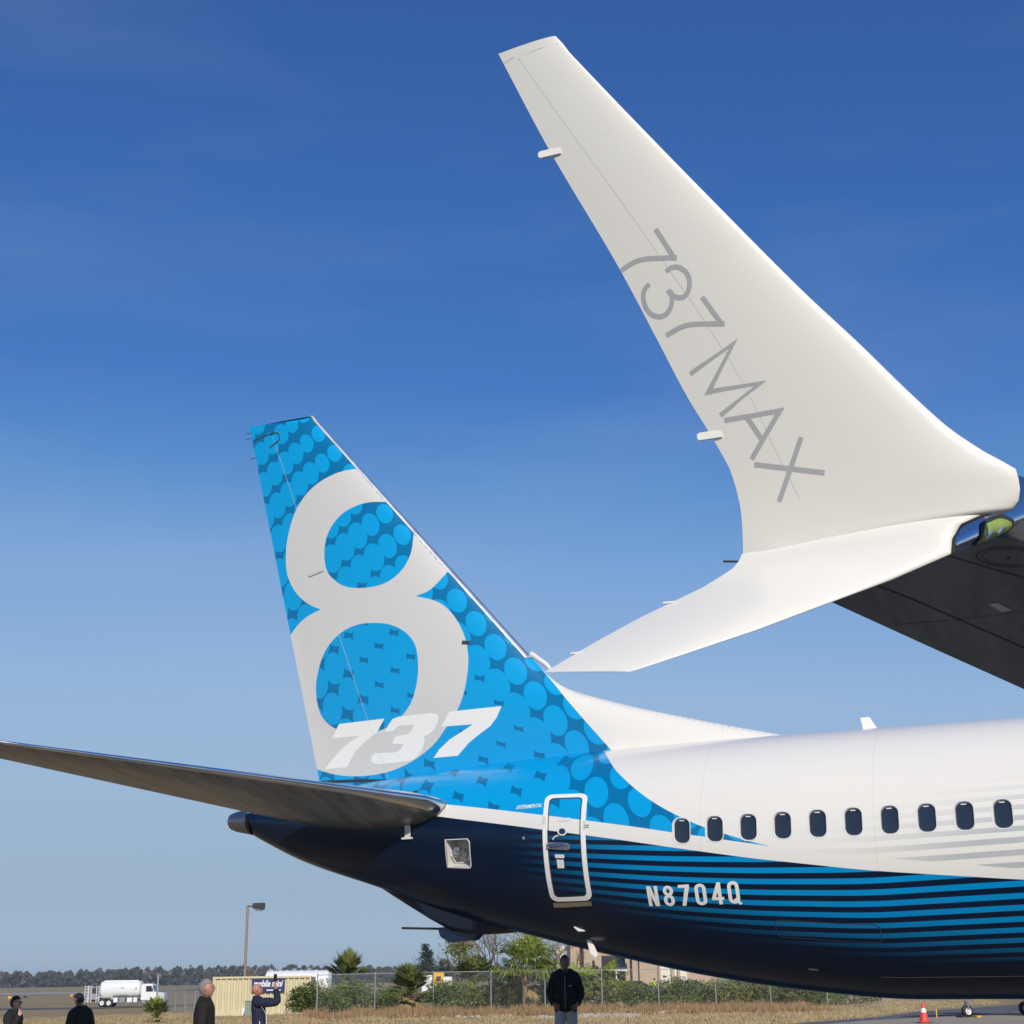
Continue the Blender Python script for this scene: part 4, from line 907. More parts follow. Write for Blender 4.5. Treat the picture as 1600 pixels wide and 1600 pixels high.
# ---- tanker truck on the far road
def wheel(parent, x, y, r, w, name='wheel'):
    tb = MB(); prof = [(.5, -.5), (.8, -.5), (.96, -.36), (1, -.1), (1, .1), (.96, .36), (.8, .5), (.5, .5)]
    tb.loft([[(x + r * p * math.cos(a * math.pi / 10), y + q * w, r + r * p * math.sin(a * math.pi / 10)) for a in range(20)] for p, q in prof])
    o = tb.build(name, M['black'], parent, True)
    h = MB(); h.loft([[(x + r * p * math.cos(a * math.pi / 10), y - .5 * w - dy, r + r * p * math.sin(a * math.pi / 10)) for a in range(20)] for p, dy in ((.56, -.01), (.54, .02), (.25, .0), (.2, .05), (.1, .06))]); h.build('hub', M['hub'], o, True)
    return o
def tanker(px, D, rz):
    o = empty('fuel_truck', gpt(at(px, D), D), rz); tag(o, 'white aircraft fuel truck with tank and rear ladders on the far road', 'truck')
    ch = MB(); ch.box((0, 0, .82), (8.6, .9, .22)); ch.build('chassis', M['td'], o)
    tk = MB(); rg = []
    for x, k in ((-2.9, .86), (-2.8, .97), (-2.6, 1), (1.7, 1), (1.9, .97), (2.0, .86)): rg.append([(x, 1.2 * k * math.copysign(abs(math.cos(a)) ** .62, math.cos(a)), 2.12 + .92 * k * math.copysign(abs(math.sin(a)) ** .7, math.sin(a))) for a in [2 * math.pi * j / 28 for j in range(28)]])
    tk.loft(rg); tank = tk.build('tank', M['tw'], o, True)
    for x in (-2.2, -1.2, -.2, .9): h = MB(); h.tube([(x, 0, 2.98), (x, 0, 3.14)], .24, 12); h.build('hatch', M['tg'], tank, True)
    rl = MB(); rl.box((-.4, -.62, 3.05), (4.2, .05, .14)); rl.build('roof_rail', M['tw'], tank)
    st = MB(); st.box((-.4, -1.205, 2.22), (1.7, .012, .07), 0); st.build('stripe_marking', M['hub'], tank); lg = MB(); lg.prism([(-.35, 2.18), (-.1, 2.18), (.05, 2.32), (-.2, 2.28)], 'y', -1.225, -1.21); lg.build('logo', M['tg'], tank)
    bd = MB(); bd.tube([(1.55, -1.21, 2.15), (1.55, -1.225, 2.15)], .12, 14); bd.build('round_badge', M['tg'], tank, True)
    cb = MB(); cb.prism([(2.15, .75), (3.75, .75), (3.75, 1.75), (3.52, 2.55), (3.35, 2.68), (2.3, 2.68), (2.15, 2.55)], 'y', -1.1, 1.1); cab = cb.build('cab', M['tw'], o, False, .05)
    wn_ = MB(); wn_.prism([(2.75, 1.75), (3.58, 1.75), (3.40, 2.42), (2.75, 2.42)], 'y', -1.115, -1.09); wn_.build('side_window', M['pane'], cab); ws = MB(); ws.add([(3.775, -1, 1.78), (3.775, 1, 1.78), (3.56, 1, 2.5), (3.56, -1, 2.5)], [(0, 1, 2, 3)]); ws.build('windscreen', M['pane'], cab)
    hd = MB(); hd.prism([(3.75, .8), (4.95, .8), (5.0, 1.5), (4.85, 1.62), (3.75, 1.75)], 'y', -.95, .95); hd.build('hood', M['tw'], o, False, .06)
    fb_ = MB(); fb_.box((5.03, 0, .68), (.16, 2.2, .28)); fb_.build('front_bumper', M['tg'], o)
    mr = MB(); mr.box((3.62, -1.28, 2.1), (.06, .16, .4)); mr.build('mirror', M['td'], cab)
    sp_ = MB(); sp_.box((2.75, -1.02, .62), (.8, .25, .4)); sp_.build('step_tank', M['tg'], o)
    for x, a in ((-.9, .5), (-.1, .7), (.8, .6), (1.5, .45)): e = MB(); e.box((x, -.95, .82), (a, .5, .55)); e.build('equipment_box', M['tw' if a != .7 else 'tg'], o, False, .03)
    fd = MB(); fd.box((-2.15, -1.05, 1.22), (1.7, .5, .08)); fd.box((-2.95, -1.05, 1.05), (.08, .5, .35)); fd.box((-1.3, -1.05, 1.05), (.08, .5, .35)); fd.build('mudguard', M['tw'], o)
    for x in (-2.55, -1.72): wheel(o, x, -.92, .5, .34); wheel(o, x, .92, .5, .34)
    wheel(o, 4.2, -.92, .5, .3); wheel(o, 4.2, .92, .5, .3)
    pl = MB(); pl.box((-3.75, 0, .95), (1.6, 2.3, .12)); pl.box((-3.6, .0, 1.7), (1.0, 1.9, 1.4), 0); pl.build('rear_deck', M['tg'], o, False, .02)
    pn = MB(); pn.box((-3.55, -.97, 1.95), (.75, .05, .65)); pn.build('pump_opening', M['td'], o)
    for x0 in (-4.5, -4.05, -3.1):
        l = MB()
        for dx in (-.18, .18): l.tube([(x0 + dx, -1.16, .55), (x0 + dx, -1.16, 2.55 if x0 < -3.5 else 2.45)], .035, 6)
        for z in (.75, 1.1, 1.45, 1.8, 2.15, 2.45): l.tube([(x0 - .18, -1.16, z), (x0 + .18, -1.16, z)], .03, 6)
        l.build('ladder', M['tw'], o)
tanker(197, 187, R(1))
# ---- storage container with corrugated side, its sign and the cabinet
def container(px0, px1, D, zt):
    x0, x1 = at(px0, D), at(px1, D); zg = gz((x0 + x1) / 2, D) - .05; L = x1 - x0; H = zt - zg
    o = empty('storage_container', ((x0 + x1) / 2, D, zg)); tag(o, 'beige corrugated steel storage container behind the man raising a phone', 'container')
    prof = []; n = int(L / .36)
    for k in range(n):
        a = -L / 2 + .08 + k * (L - .16) / n; p = (L - .16) / n; prof += [(a, 0), (a + p * .30, 0), (a + p * .42, .085), (a + p * .85, .085), (a + p * .97, 0)]
    V = [(x, y, .16) for x, y in prof] + [(x, y, H - .1) for x, y in prof]; m_ = len(prof)
    mesh_obj('corrugated_side', V, [(i, i + 1, m_ + i + 1, m_ + i) for i in range(m_ - 1)], M['beige'], o, None, False)
    b = MB(); b.box((0, 1.30, H / 2), (L - .1, 2.3, H - .1)); b.build('box', M['beige'], o)
    f = MB(); f.box((0, -.01, H - .05), (L, .12, .12)); f.build('top_rail', M['beige'], o); f = MB(); f.box((0, -.01, .09), (L, .12, .16)); f.build('bottom_rail', M['beige'], o)
    for sx in (-1, 1): f = MB(); f.box((sx * (L / 2 - .05), -.02, H / 2), (.12, .16, H)); f.build('corner_post', M['beige'], o)
    f = MB(); f.box((at(383, D) - (x0 + x1) / 2, -.06, .25), (.22, .16, .5)); f.build('corner_casting', M['signw'], o)
    sx0, sx1 = at(394, D) - (x0 + x1) / 2, at(445.5, D) - (x0 + x1) / 2; sz0, sz1 = H - .98, H - .12
    sg = MB(); sg.box(((sx0 + sx1) / 2, -.09, (sz0 + sz1) / 2), (sx1 - sx0, .04, sz1 - sz0)); sign = sg.build('sign_board', M['sign'], o)
    def txt(t, cx, cz, w, h, sh, bold):
        bm = text_polys(t, bold); xs = [v.co.x for v in bm.verts]; ys = [v.co.y for v in bm.verts]; a, b_, c_, d = min(xs), max(xs), min(ys), max(ys); bmesh.ops.triangulate(bm, faces=bm.faces[:]); bm.verts.index_update()
        mesh_obj('sign_text', [(cx + ((v.co.x - a) / (b_ - a) - .5) * w + sh * (v.co.y - c_) / (d - c_), -.114, cz + ((v.co.y - c_) / (d - c_) - .5) * h) for v in bm.verts], [tuple(v.index for v in f.verts) for f in bm.faces], M['signw'], sign, None, False); bm.free()
    txt('mobile mini', (sx0 + sx1) / 2 - .05, (sz0 + sz1) / 2 + .12, (sx1 - sx0) * .86, .42, .1, .03)
    f = MB(); f.box(((sx0 + sx1) / 2 + .35, -.113, sz0 + .15), (.9, .008, .07)); f.build('sign_line', M['signw'], sign)
    return o
container(333, 486, 96, 2.04)
cbx = empty('utility_cabinet', gpt(at(391, 94.5), 94.5)); tag(cbx, 'small grey green utility cabinet at the foot of the beige container', 'cabinet')
f = MB(); f.box((0, 0, .42), (.5, .4, .84)); f.build('cabinet_body', M['cabinet'], cbx, False, .02); f = MB(); f.box((0, 0, .87), (.56, .46, .06)); f.build('cabinet_lid', M['cabinet'], cbx)
# white tank trailer parked behind the container
tr = empty('tank_trailer', gpt(at(467, 125), 125)); tag(tr, 'white tank trailer whose ribbed top shows above the beige container', 'trailer')
f = MB(); f.loft([[(x, 1.15 * k * math.cos(2 * math.pi * j / 24), 1.95 + .95 * k * math.sin(2 * math.pi * j / 24)) for j in range(24)] for x, k in ((-2.75, .7), (-2.6, 1), (2.5, 1), (2.65, .8))]); f.build('tank', M['tw'], tr, True)
for x in (-2.2, -1.0, .2, 1.4, 2.3): f = MB(); f.loft([[(x + dx, 1.2 * math.cos(2 * math.pi * j / 24), 1.95 + 1.0 * math.sin(2 * math.pi * j / 24)) for j in range(24)] for dx in (-.07, .07)]); f.build('rib', M['tw'], tr, True)
for x in (-2.4, -1.6, -.4, .8): f = MB(); f.tube([(x, 0, 2.85), (x, 0, 3.05)], .2, 10); f.build('hatch', M['tg'], tr, True)
f = MB(); f.box((0, 0, .75), (5.2, .9, .2)); f.build('frame', M['td'], tr)
for x in (-2.0, -1.1, 1.9): wheel(tr, x, -.9, .48, .3); wheel(tr, x, .9, .48, .3)
# ---- lamp post
lp = empty('lamp_post', gpt(at(382, 128), 128)); tag(lp, 'tall rusty lamp post with one dark shoebox lamp above the container', 'lamp post')
H = 1.7 + 111 / F_PX * 128 - gz(at(382, 128), 128); f = MB(); f.tube([(0, 0, 0), (0, 0, H)], [.13, .10], 10); f.build('pole', M['pole'], lp, True); f = MB(); f.box((.28, 0, H - .12), (.5, .1, .1)); f.build('arm', M['lampd'], lp)
f = MB(); f.loft([[(.45, -.3, H - .30), (.45, .3, H - .30), (.45, .3, H + .14), (.45, -.3, H + .14)], [(1.45, -.32, H - .36), (1.45, .32, H - .36), (1.45, .32, H + .16), (1.45, -.32, H + .16)]]); hd_ = f.build('lamp_head', M['lampd'], lp, False, .03); f = MB(); f.loft([[(.6, -.25, H - .36), (1.35, -.25, H - .36), (1.35, .25, H - .36), (.6, .25, H - .36)], [(.75, -.15, H - .5), (1.25, -.15, H - .5), (1.25, .15, H - .5), (.75, .15, H - .5)]]); f.build('lens', M['tg'], hd_)
# ---- chain link fences
def fence(P, h, label, barbs=False, rail=True, st=.085, w=.0013):
    o = empty('chain_link_fence', P[0]); tag(o, label, 'fence'); b0 = Vector(P[0]); Q = [Vector(p) - b0 for p in P]
    for i, q in enumerate(Q):
        f = MB(); f.tube([q + Vector((0, 0, -.2)), q + Vector((0, 0, h + .05))], .038, 8); f.build('post', M['steel'], o, True)
        if barbs: f = MB(); f.tube([q + Vector((0, 0, h)), q + Vector((.32, -.2, h + .38))], .025, 6); f.build('outrigger_arm', M['steel'], o, True)
    for a, b in zip(Q[:-1], Q[1:]):
        if rail: f = MB(); f.tube([a + Vector((0, 0, h - .02)), b + Vector((0, 0, h - .02))], .024, 6); f.build('top_rail', M['steel'], o, True)
        d = b - a; L = Vector((d.x, d.y, 0)).length; m = MB(); n = int((L + h) / st)
        for s_ in (0, 1):
            for k in range(n):
                t0 = k * st - h; lo = max(0, -t0); hi = min(h, L - t0)
                if hi - lo < .05: continue
                def pt(z):
                    u = (t0 + z) / L; u = u if s_ == 0 else 1 - u
                    return a + d * u + Vector((0, .0 if s_ else .012, z))
                p0, p1 = pt(lo), pt(hi)
                n0 = len(m.v); m.v += [tuple(p0 + Vector((-w, 0, 0))), tuple(p0 + Vector((w, 0, 0))), tuple(p1 + Vector((w, 0, 0))), tuple(p1 + Vector((-w, 0, 0)))]; m.f.append((n0, n0 + 1, n0 + 2, n0 + 3)); m.m.append(0)
        w_ = m.build('wire_mesh', M['wire'], o, False, 0, False); w_['kind'] = 'stuff'
    if barbs:
        for t in (.12, .24, .36):
            for a, b in zip(Q[:-1], Q[1:]): f = MB(); f.tube([a + Vector((.32 * t / .38, -.2 * t / .38, h + t)), b + Vector((.32 * t / .38, -.2 * t / .38, h + t))], .008, 4); f.build('barbed_wire', M['steel'], o)
FD = 92.0
fence([gpt(at(p, FD), FD) for p in (496, 586, 677, 767, 851, 940, 1028, 1117, 1202, 1290, 1376, 1462)], 2.28, 'long chain link fence with top rail in front of the green shrubs')
fence([gpt(at(246, 150), 150), gpt(at(261, 139), 139), gpt(at(276, 129), 129), gpt(at(291, 119), 119), gpt(at(306, 109), 109), gpt(at(330, 97.5), 97.5)], 1.75, 'chain link fence with angled barbed wire arms left of the container', True, True, .16, .0012)
f = empty('gate_post', gpt(at(246.5, 149), 149)); tag(f, 'tall pale steel gate post where the barbed wire fence begins', 'post'); g = MB(); g.tube([(0, 0, -.1), (0, 0, 3.3)], .1, 8); g.build('post_shaft', M['steel'], f, True); g = MB(); g.tube([(0, 0, 3.3), (0, 0, 3.42)], [.14, .05], 8); g.build('post_cap', M['steel'], f, True)
# ---- shrubs behind the fence: three leaf meshes shared
shrub_me = []
for k, (mt, n) in enumerate((('leafA', 2600), ('leafC', 2600), ('leafB', 2200), ('leafA', 2600))):
    c = MB(); leaf_cloud(c, n, lump_shape(1.9, 1.3, 2.0, 16, 40 + k), .15, random.Random(70 + k)); t = MB()
    for j in range(7):
        a = j * .9; t.tube([(0, 0, -.1), (math.cos(a) * .5, math.sin(a) * .35, .8), (math.cos(a) * 1.1, math.sin(a) * .7, 1.5)], [.05, .03, .012], 5)
    co = c.build('foliage', M[mt], None, False, 0, False); ts = t.build('stems', M['bark'], None); shrub_me.append((co.data, ts.data)); bpy.data.objects.remove(co); bpy.data.objects.remove(ts)
SH = [(498, 95.5, 1.25, 1.0, 'A', 'round dark shrub hiding the right end of the container'), (528, 95.8, 1.1, .95, 'C', 'leafy green shrub right of the dark round one'), (565, 96.2, 1.2, .9, 'A', 'dark shrub between the container shrubs and the first shaggy yucca'), (605, 96.5, 1.1, .8, 'C', None), (688, 96.0, 1.1, .95, 'A', None), (722, 95.6, 1.2, 1.0, 'C', None), (757, 96.2, 1.2, .95, 'B', None), (795, 97, 1.2, 1.0, 'A', None), (845, 96.2, 1.1, .9, 'A', None), (880, 96.5, 1.1, .9, 'B', None), (915, 97, 1.1, .95, 'C', None), (950, 96, 1.2, .85, 'B', None), (985, 95.6, 1.1, .82, 'A', None), (1020, 96.4, 1.15, .85, 'C', None), (1057, 95.8, 1.2, .95, 'A', None), (1092, 96.5, 1.1, .95, 'C', None), (1125, 95.6, 1.1, .9, 'B', None), (1160, 96.3, 1.2, .95, 'B', None), (1200, 96, 1.1, .85, 'A', None), (1240, 96.5, 1.2, .8, 'A', None), (1280, 96, 1.2, .8, 'C', None), (1330, 97, 1.2, .8, 'A', None)]
rs = random.Random(9)
SHN = {605: 'dark shrub just left of the shaggy yucca', 688: 'dark shrub right of the shaggy yucca below the yellow truck', 722: 'mid green shrub below the olive tree crown', 757: 'olive shrub left of the big cabbage palm', 795: 'dark shrub at the left foot of the big cabbage palm', 845: 'dark shrub between the cabbage palm and the man in grey trousers', 880: 'olive shrub directly behind the man in grey trousers', 915: 'mid green shrub just right of the man in grey trousers', 950: 'olive shrub in front of the brick tower', 985: 'dark shrub hiding the wheels of the dark blue car', 1020: 'mid green shrub below the second safety vest', 1057: 'dark shrub in front of the cream wall panels', 1092: 'mid green shrub right of the cream wall panels', 1125: 'olive shrub under the belly right of the building', 1160: 'olive shrub beside the pale litter under the belly', 1200: 'dark shrub near the last visible fence post', 1240: 'dark shrub behind the small straw coloured yucca', 1280: 'mid green shrub at the far right end of the visible hedge', 1330: 'dark shrub hidden behind the belly at the end of the hedge'}
for px, D, sx, sz, kd, lab in SH:
    lab = lab or SHN.get(px)
    o = empty('shrub', gpt(at(px, D), D), rs.uniform(0, 6.28)); o.scale = (sx, sx, sz * rs.uniform(.95, 1.1)); i = {'A': rs.choice((0, 3)), 'C': 1, 'B': 2}[kd]
    tag(o, lab or 'evergreen shrub in the hedge row behind the chain link fence', 'shrub', 'shrubs along the back of the fence')
    link(bpy.data.objects.new('foliage', shrub_me[i][0]), o); link(bpy.data.objects.new('stems', shrub_me[i][1]), o)
# ---- palms: trunk, fan fronds of separate blades, dead skirt
def fan(mb, base, direc, ln, spread, nb, rng, droop):
    d = Vector(direc).normalized(); side = d.cross(Vector((0, 0, 1)))
    if side.length < .1: side = Vector((1, 0, 0))
    side.normalize(); upv = side.cross(d).normalized(); hub = Vector(base) + d * ln * .45
    mb.tube([base, hub], [.018, .010], 4)
    for k in range(nb):
        a = (k / (nb - 1) - .5) * 2 * spread; bd = (d * math.cos(a) + side * math.sin(a)).normalized(); L = ln * .62 * rng.uniform(.85, 1.1) * (1 - .25 * abs(a) / spread)
        w = side * math.cos(a) - d * math.sin(a); w = w.normalized() * .05
        mid = hub + bd * L * .55 + upv * .03; tip = hub + bd * L - Vector((0, 0, droop * L * rng.uniform(.5, 1.3)))
        n0 = len(mb.v); mb.v += [tuple(hub), tuple(mid - w), tuple(mid + w), tuple(tip)]; mb.f += [(n0, n0 + 1, n0 + 2), (n0 + 1, n0 + 3, n0 + 2)]; mb.m += [0, 0]
def palm(px, D, trunk_h, ln, nf, label, seed, mat='palm', dead=10, elev=(.1, 1.4), spread=1.05, droop=.32):
    o = empty('palm', gpt(at(px, D), D)); tag(o, label, 'palm', 'palms and yuccas along the fence'); r_ = random.Random(seed)
    t = MB(); n = max(3, int(trunk_h / .12)); t.tube([(0, 0, -.1 + (trunk_h + .1) * i / n) for i in range(n + 1)], [.16 + .03 * (i % 2) for i in range(n + 1)], 9); t.build('trunk', M['palmtrunk'], o, True)
    c = MB()
    for k in range(nf):
        a = r_.uniform(0, 6.28); e = r_.uniform(*elev); fan(c, (0, 0, trunk_h), (math.cos(a) * math.cos(e), math.sin(a) * math.cos(e), math.sin(e)), ln * r_.uniform(.8, 1.1), spread * r_.uniform(.85, 1.15), 13, r_, droop)
    c.build('fronds', M[mat], o, False, 0, False)
    if dead:
        c = MB()
        for k in range(dead):
            a = r_.uniform(0, 6.28); e = r_.uniform(-.9, .25); fan(c, (0, 0, trunk_h * r_.uniform(.7, 1)), (math.cos(a) * math.cos(e), math.sin(a) * math.cos(e), math.sin(e)), ln * r_.uniform(.35, .62), .6, 9, r_, .25)
        c.build('dead_skirt', M['palmdead'], o, False, 0, False)
palm(820, 93.6, 2.0, 3.0, 60, 'big bright cabbage palm standing behind the fence right of the bare tree', 21, 'palm', 9, (-.1, 1.4))
palm(640, 91.0, .95, 1.9, 70, 'shaggy yucca with a skirt of dead straw leaves in front of the fence', 22, 'palmdark', 46, (.0, 1.5), .55, .15)
palm(541, 98.5, 1.9, 2.0, 40, 'spiky palm head poking out above the dark shrubs right of the container', 23, 'palmdark', 16, (.35, 1.55), .5, .05)
palm(741, 97.0, 1.6, 2.3, 34, 'palm with olive fronds partly hidden left of the big cabbage palm', 24, 'palmdark', 6, (.1, 1.4))
palm(907, 95.0, 1.0, 2.2, 34, 'low palmetto behind the fence right of the man in the black jacket', 25, 'palm', 4, (.0, 1.3))
palm(948, 96.5, 1.2, 2.1, 28, 'pale green palmetto in front of the brick tower', 26, 'palm', 3, (.2, 1.4))
palm(246, 84.0, .25, 1.1, 60, 'spiky yellow green yucca in front of the fuel truck cab', 27, 'palm', 10, (.45, 1.55), .45, .1)
palm(1240, 94.0, .3, 1.6, 24, 'small straw coloured yucca near the far end of the fence', 28, 'palmdark', 10, (.2, 1.4))
# ---- bare winter trees
def bare_tree(px, D, h, label, seed):
    o = empty('bare_tree', gpt(at(px, D), D)); tag(o, label, 'tree', 'bare winter trees'); r_ = random.Random(seed); t = MB(); tw = MB()
    def grow(p, d, L, rad, lev):
        q = p + d * L; m_ = p + d * L * .5 + Vector((r_.gauss(0, .05), r_.gauss(0, .05), 0)) * L
        (t if lev < 3 else tw).tube([p, m_, q], [rad, rad * .85, rad * .68], 6 if lev < 2 else 3, 0, False)
        if lev >= 6: return
        for k in range(3 if lev < 2 else 2 + (r_.random() < .45)):
            nd = (d + Vector((r_.gauss(0, .42), r_.gauss(0, .42), r_.gauss(.10, .22)))).normalized(); grow(q, nd, L * r_.uniform(.62, .84), rad * .6, lev + 1)
    grow(Vector((0, 0, -.1)), Vector((.03, 0, 1)), h * .24, .16, 0)
    t.build('trunk', M['bark'], o, True); tw.build('twigs', M['twig'], o, False, 0, False)['kind'] = 'stuff'
bare_tree(765, 106, 6.6, 'bare brown tree with fine twigs left of the big cabbage palm', 1); bare_tree(803, 112, 6.8, 'bare tree behind the big cabbage palm', 5); bare_tree(848, 110, 6.2, 'bare tree between the cabbage palm and the brick building', 8); bare_tree(737, 118, 5.6, 'thin bare tree at the left end of the bare group', 12); bare_tree(880, 118, 6.0, 'bare tree against the pale wall left of the brick tower', 15)
# olive clump at the left of the bare trees
o = empty('evergreen_tree', gpt(at(718, 113), 113)); tag(o, 'olive green tree crown just below the tail skid of the airliner', 'tree'); t = MB(); t.tube([(0, 0, -.1), (0, 0, 3.8)], [.16, .08], 7); t.build('trunk', M['bark'], o, True); c = MB(); r_ = random.Random(31)
leaf_cloud(c, 1500, lambda g: Vector((g.gauss(0, .55), g.gauss(0, .55), 4.3 + g.gauss(0, .62))), .22, r_); c.build('crown', M['leafB'], o, False, 0, False)
# ---- brick building with tower
def mat_brick(name, a, b):
    m, nt, bs = new_mat(name); br = nt.nodes.new('ShaderNodeTexBrick'); br.inputs['Scale'].default_value = 1; br.inputs['Brick Width'].default_value = .22; br.inputs['Row Height'].default_value = .075; br.inputs['Mortar Size'].default_value = .008
    br.inputs['Color1'].default_value = (*a, 1); br.inputs['Color2'].default_value = (*b, 1); br.inputs['Mortar'].default_value = (.42, .38, .32, 1)
    tc = nt.nodes.new('ShaderNodeTexCoord'); sp = nt.nodes.new('ShaderNodeSeparateXYZ'); cm = nt.nodes.new('ShaderNodeCombineXYZ'); nt.links.new(tc.outputs['Object'], sp.inputs[0]); nt.links.new(math_n(nt, 'ADD', sp.outputs[0], sp.outputs[1]), cm.inputs[0]); nt.links.new(sp.outputs[2], cm.inputs[1]); nt.links.new(cm.outputs[0], br.inputs['Vector'])
    nt.links.new(br.outputs['Color'], bs.inputs['Base Color']); bs.inputs['Roughness'].default_value = .9; return m
M['brick'] = mat_brick('tan_brick', (.40, .28, .19), (.50, .37, .26)); M['roofblue'] = simple('blue_metal_roof', (.03, .04, .075), .4, .2, .1); M['trim'] = simple('white_trim', (.75, .73, .69), .5, 0, .05); M['door'] = simple('dark_opening', (.03, .03, .035), .3, 0, .1); M['render'] = simple('cream_panel', (.70, .66, .58), .7, 0, .05)
BD = 142.0; bx0 = at(915, BD)
bl = empty('brick_building', gpt(bx0, BD)); tag(bl, 'tan brick terminal building with a tower seen under the belly of the airliner', 'building')
X_ = lambda px: at(px, BD) - bx0
def bb_(name, p0, p1, y0, y1, z0, z1, mat, par=bl, bev=0): f = MB(); f.box(((X_(p0) + X_(p1)) / 2, (y0 + y1) / 2, (z0 + z1) / 2), (X_(p1) - X_(p0), y1 - y0, z1 - z0)); return f.build(name, mat, par, False, bev)
tw_ = bb_('tower', 913, 940.5, 0, 3, -.2, 7.2, M['brick']); bb_('slit_window', 926, 930, -.02, .05, 2.6, 3.35, M['door'], tw_); bb_('tower_cap', 912, 941.5, -.12, 3.1, 7.2, 7.5, M['trim'], tw_)
bb_('tower_side_wing', 893, 913, 1.5, 6, -.2, 6.2, M['brick']); bb_('entrance_wall', 940.5, 990, 4.0, 4.4, -.2, 4.6, M['brick'])
rf = MB(); rf.prism([(1.0, 2.75), (4.2, 3.9), (4.2, 3.75), (1.0, 2.55)], 'x', X_(940.7), X_(982)); rf.build('canopy_roof', M['roofblue'], bl); bb_('canopy_trim', 940.7, 982, .95, 1.05, 2.38, 2.56, M['trim'])
dr = bb_('door_frame', 965, 977, 3.85, 4.0, -.1, 2.3, M['trim']); bb_('door_glass', 969, 974, 3.8, 3.86, .1, 2.15, M['pane'], dr); bb_('canopy_post', 963.5, 965, 1.0, 1.12, -.2, 2.4, M['trim'])
bb_('entrance_window', 943, 961, 3.9, 4.0, .6, 2.3, M['pane'])
mw = bb_('main_wall', 990, 1031, 1.2, 6, -.2, 5.2, M['brick']); bb_('return_wall', 980, 990, 2.0, 6, -.2, 5.2, M['brick']); f = MB(); f.tube([(X_(1000), 1.12, 0), (X_(1000), 1.12, 5)], .06, 6); f.build('downpipe', M['door'], mw)
bb_('pier', 1031, 1034, .9, 6, -.2, 4.8, M['brick']); bb_('cream_panel', 1034, 1051, 1.3, 6, -.2, 4.4, M['render']); bb_('pier', 1051, 1056, 1.0, 6, -.2, 4.6, M['brick']); bb_('cream_panel', 1056, 1061, 1.3, 6, -.2, 4.4, M['render']); bb_('pier', 1061, 1065, 1.0, 6, -.2, 4.6, M['brick']); bb_('cream_panel', 1065, 1076, 1.3, 6, -.2, 4.4, M['render']); bb_('end_wall', 1076, 1200, 2, 6, -.2, 4.2, M['brick']); bb_('main_roof', 976, 1202, .7, 7, 5.2, 5.45, M['roofblue'])
bb_('left_wall', 872, 893, 3, 6, -.2, 4.8, M['render'])
# ---- vehicles half hidden by the hedge
def car(px, D, rz, col, label):
    o = empty('parked_car', gpt(at(px, D), D), rz); tag(o, label, 'car', 'cars parked by the brick building'); m_ = simple('car_paint', col, .25, .2, .02, 3, 0, 40, .6)
    f = MB(); f.prism([(-2.2, .3), (2.2, .3), (2.25, .7), (2.1, .92), (1.2, 1.02), (-1.7, 1.05), (-2.2, .95)], 'y', -.88, .88); b_ = f.build('body', m_, o, False, .06)
    f = MB(); f.prism([(1.15, 1.0), (.45, 1.48), (-1.0, 1.5), (-1.75, 1.03)], 'y', -.76, .76); f.build('cabin', M['pane'], o, False, .05); f = MB(); f.box((-.28, 0, 1.5), (1.45, 1.45, .06)); f.build('roof', m_, o, False, .02)
    for x in (-1.35, 1.4):
        for y in (-.8, .8): wheel(o, x, y, .32, .2)
    for y in (-.6, .6): f = MB(); f.box((2.2, y, .72), (.08, .35, .14)); f.build('headlight', M['signw'], o)
car(983, 128, R(182), (.10, .12, .17), 'dark blue car parked in front of the white entrance door'); car(1068, 128, R(178), (.05, .06, .07), 'black car parked in front of the cream wall panels'); car(1150, 118, R(10), (.2, .22, .26), 'grey car glimpsed through the far end of the hedge')
yt = empty('utility_truck', gpt(at(683, 165), 165)); tag(yt, 'small white truck with a yellow body showing over the hedge', 'truck')
f = MB(); f.prism([(-1.6, .5), (-.5, .5), (-.5, 2.35), (-1.35, 2.35), (-1.62, 1.5)], 'y', -.9, .9); f.build('cab', M['tw'], yt, False, .05); f = MB(); f.box((.2, 0, 1.9), (1.1, 1.7, 1.5)); f.build('machine_body', M['yellow'], yt, False, .05); f = MB(); f.box((1.2, 0, 1.7), (.9, 1.7, .9)); f.build('rear_box', M['tw'], yt, False, .05); f = MB(); f.box((.2, -.87, 1.95), (.5, .05, .5)); f.build('grille', M['td'], yt); f = MB(); f.box((.2, 0, .75), (3.4, .8, .25)); f.build('chassis', M['td'], yt)
for x in (-1.1, 1.1):
    for y in (-.75, .75): wheel(yt, x, y, .42, .26)
# ---- traffic cone, marker stake
cn = empty('traffic_cone', gpt(9.6 * 0 + at(1437, 54.2), 54.2, .012)); tag(cn, 'orange traffic cone with a white collar on the apron under the belly', 'cone')
def ringz(r, z, n=20): return [(r * math.cos(2 * math.pi * k / n), r * math.sin(2 * math.pi * k / n), z) for k in range(n)]
f = MB(); f.box((0, 0, .02), (.48, .48, .04)); f.build('base', M['black'], cn, False, .01)
f = MB(); f.loft([ringz(.19, .04), ringz(.165, .08), ringz(.107, .37)]); f.build('lower_body', M['cone'], cn, True); f = MB(); f.loft([ringz(.109, .37), ringz(.078, .51)]); f.build('white_collar', M['signw'], cn, True); f = MB(); f.loft([ringz(.077, .51), ringz(.045, .66), ringz(.035, .67)]); f.build('tip', M['cone'], cn, True)
stk = empty('marker_stake', gpt(at(1457, 60), 60)); tag(stk, 'thin yellow marker stake right of the traffic cone', 'stake'); f = MB(); f.box((0, 0, .12), (.035, .035, .3)); f.build('stake', M['yellow'], stk); f = MB(); f.box((0, 0, .30), (.05, .05, .06)); f.build('stake_cap', M['yellow'], stk)
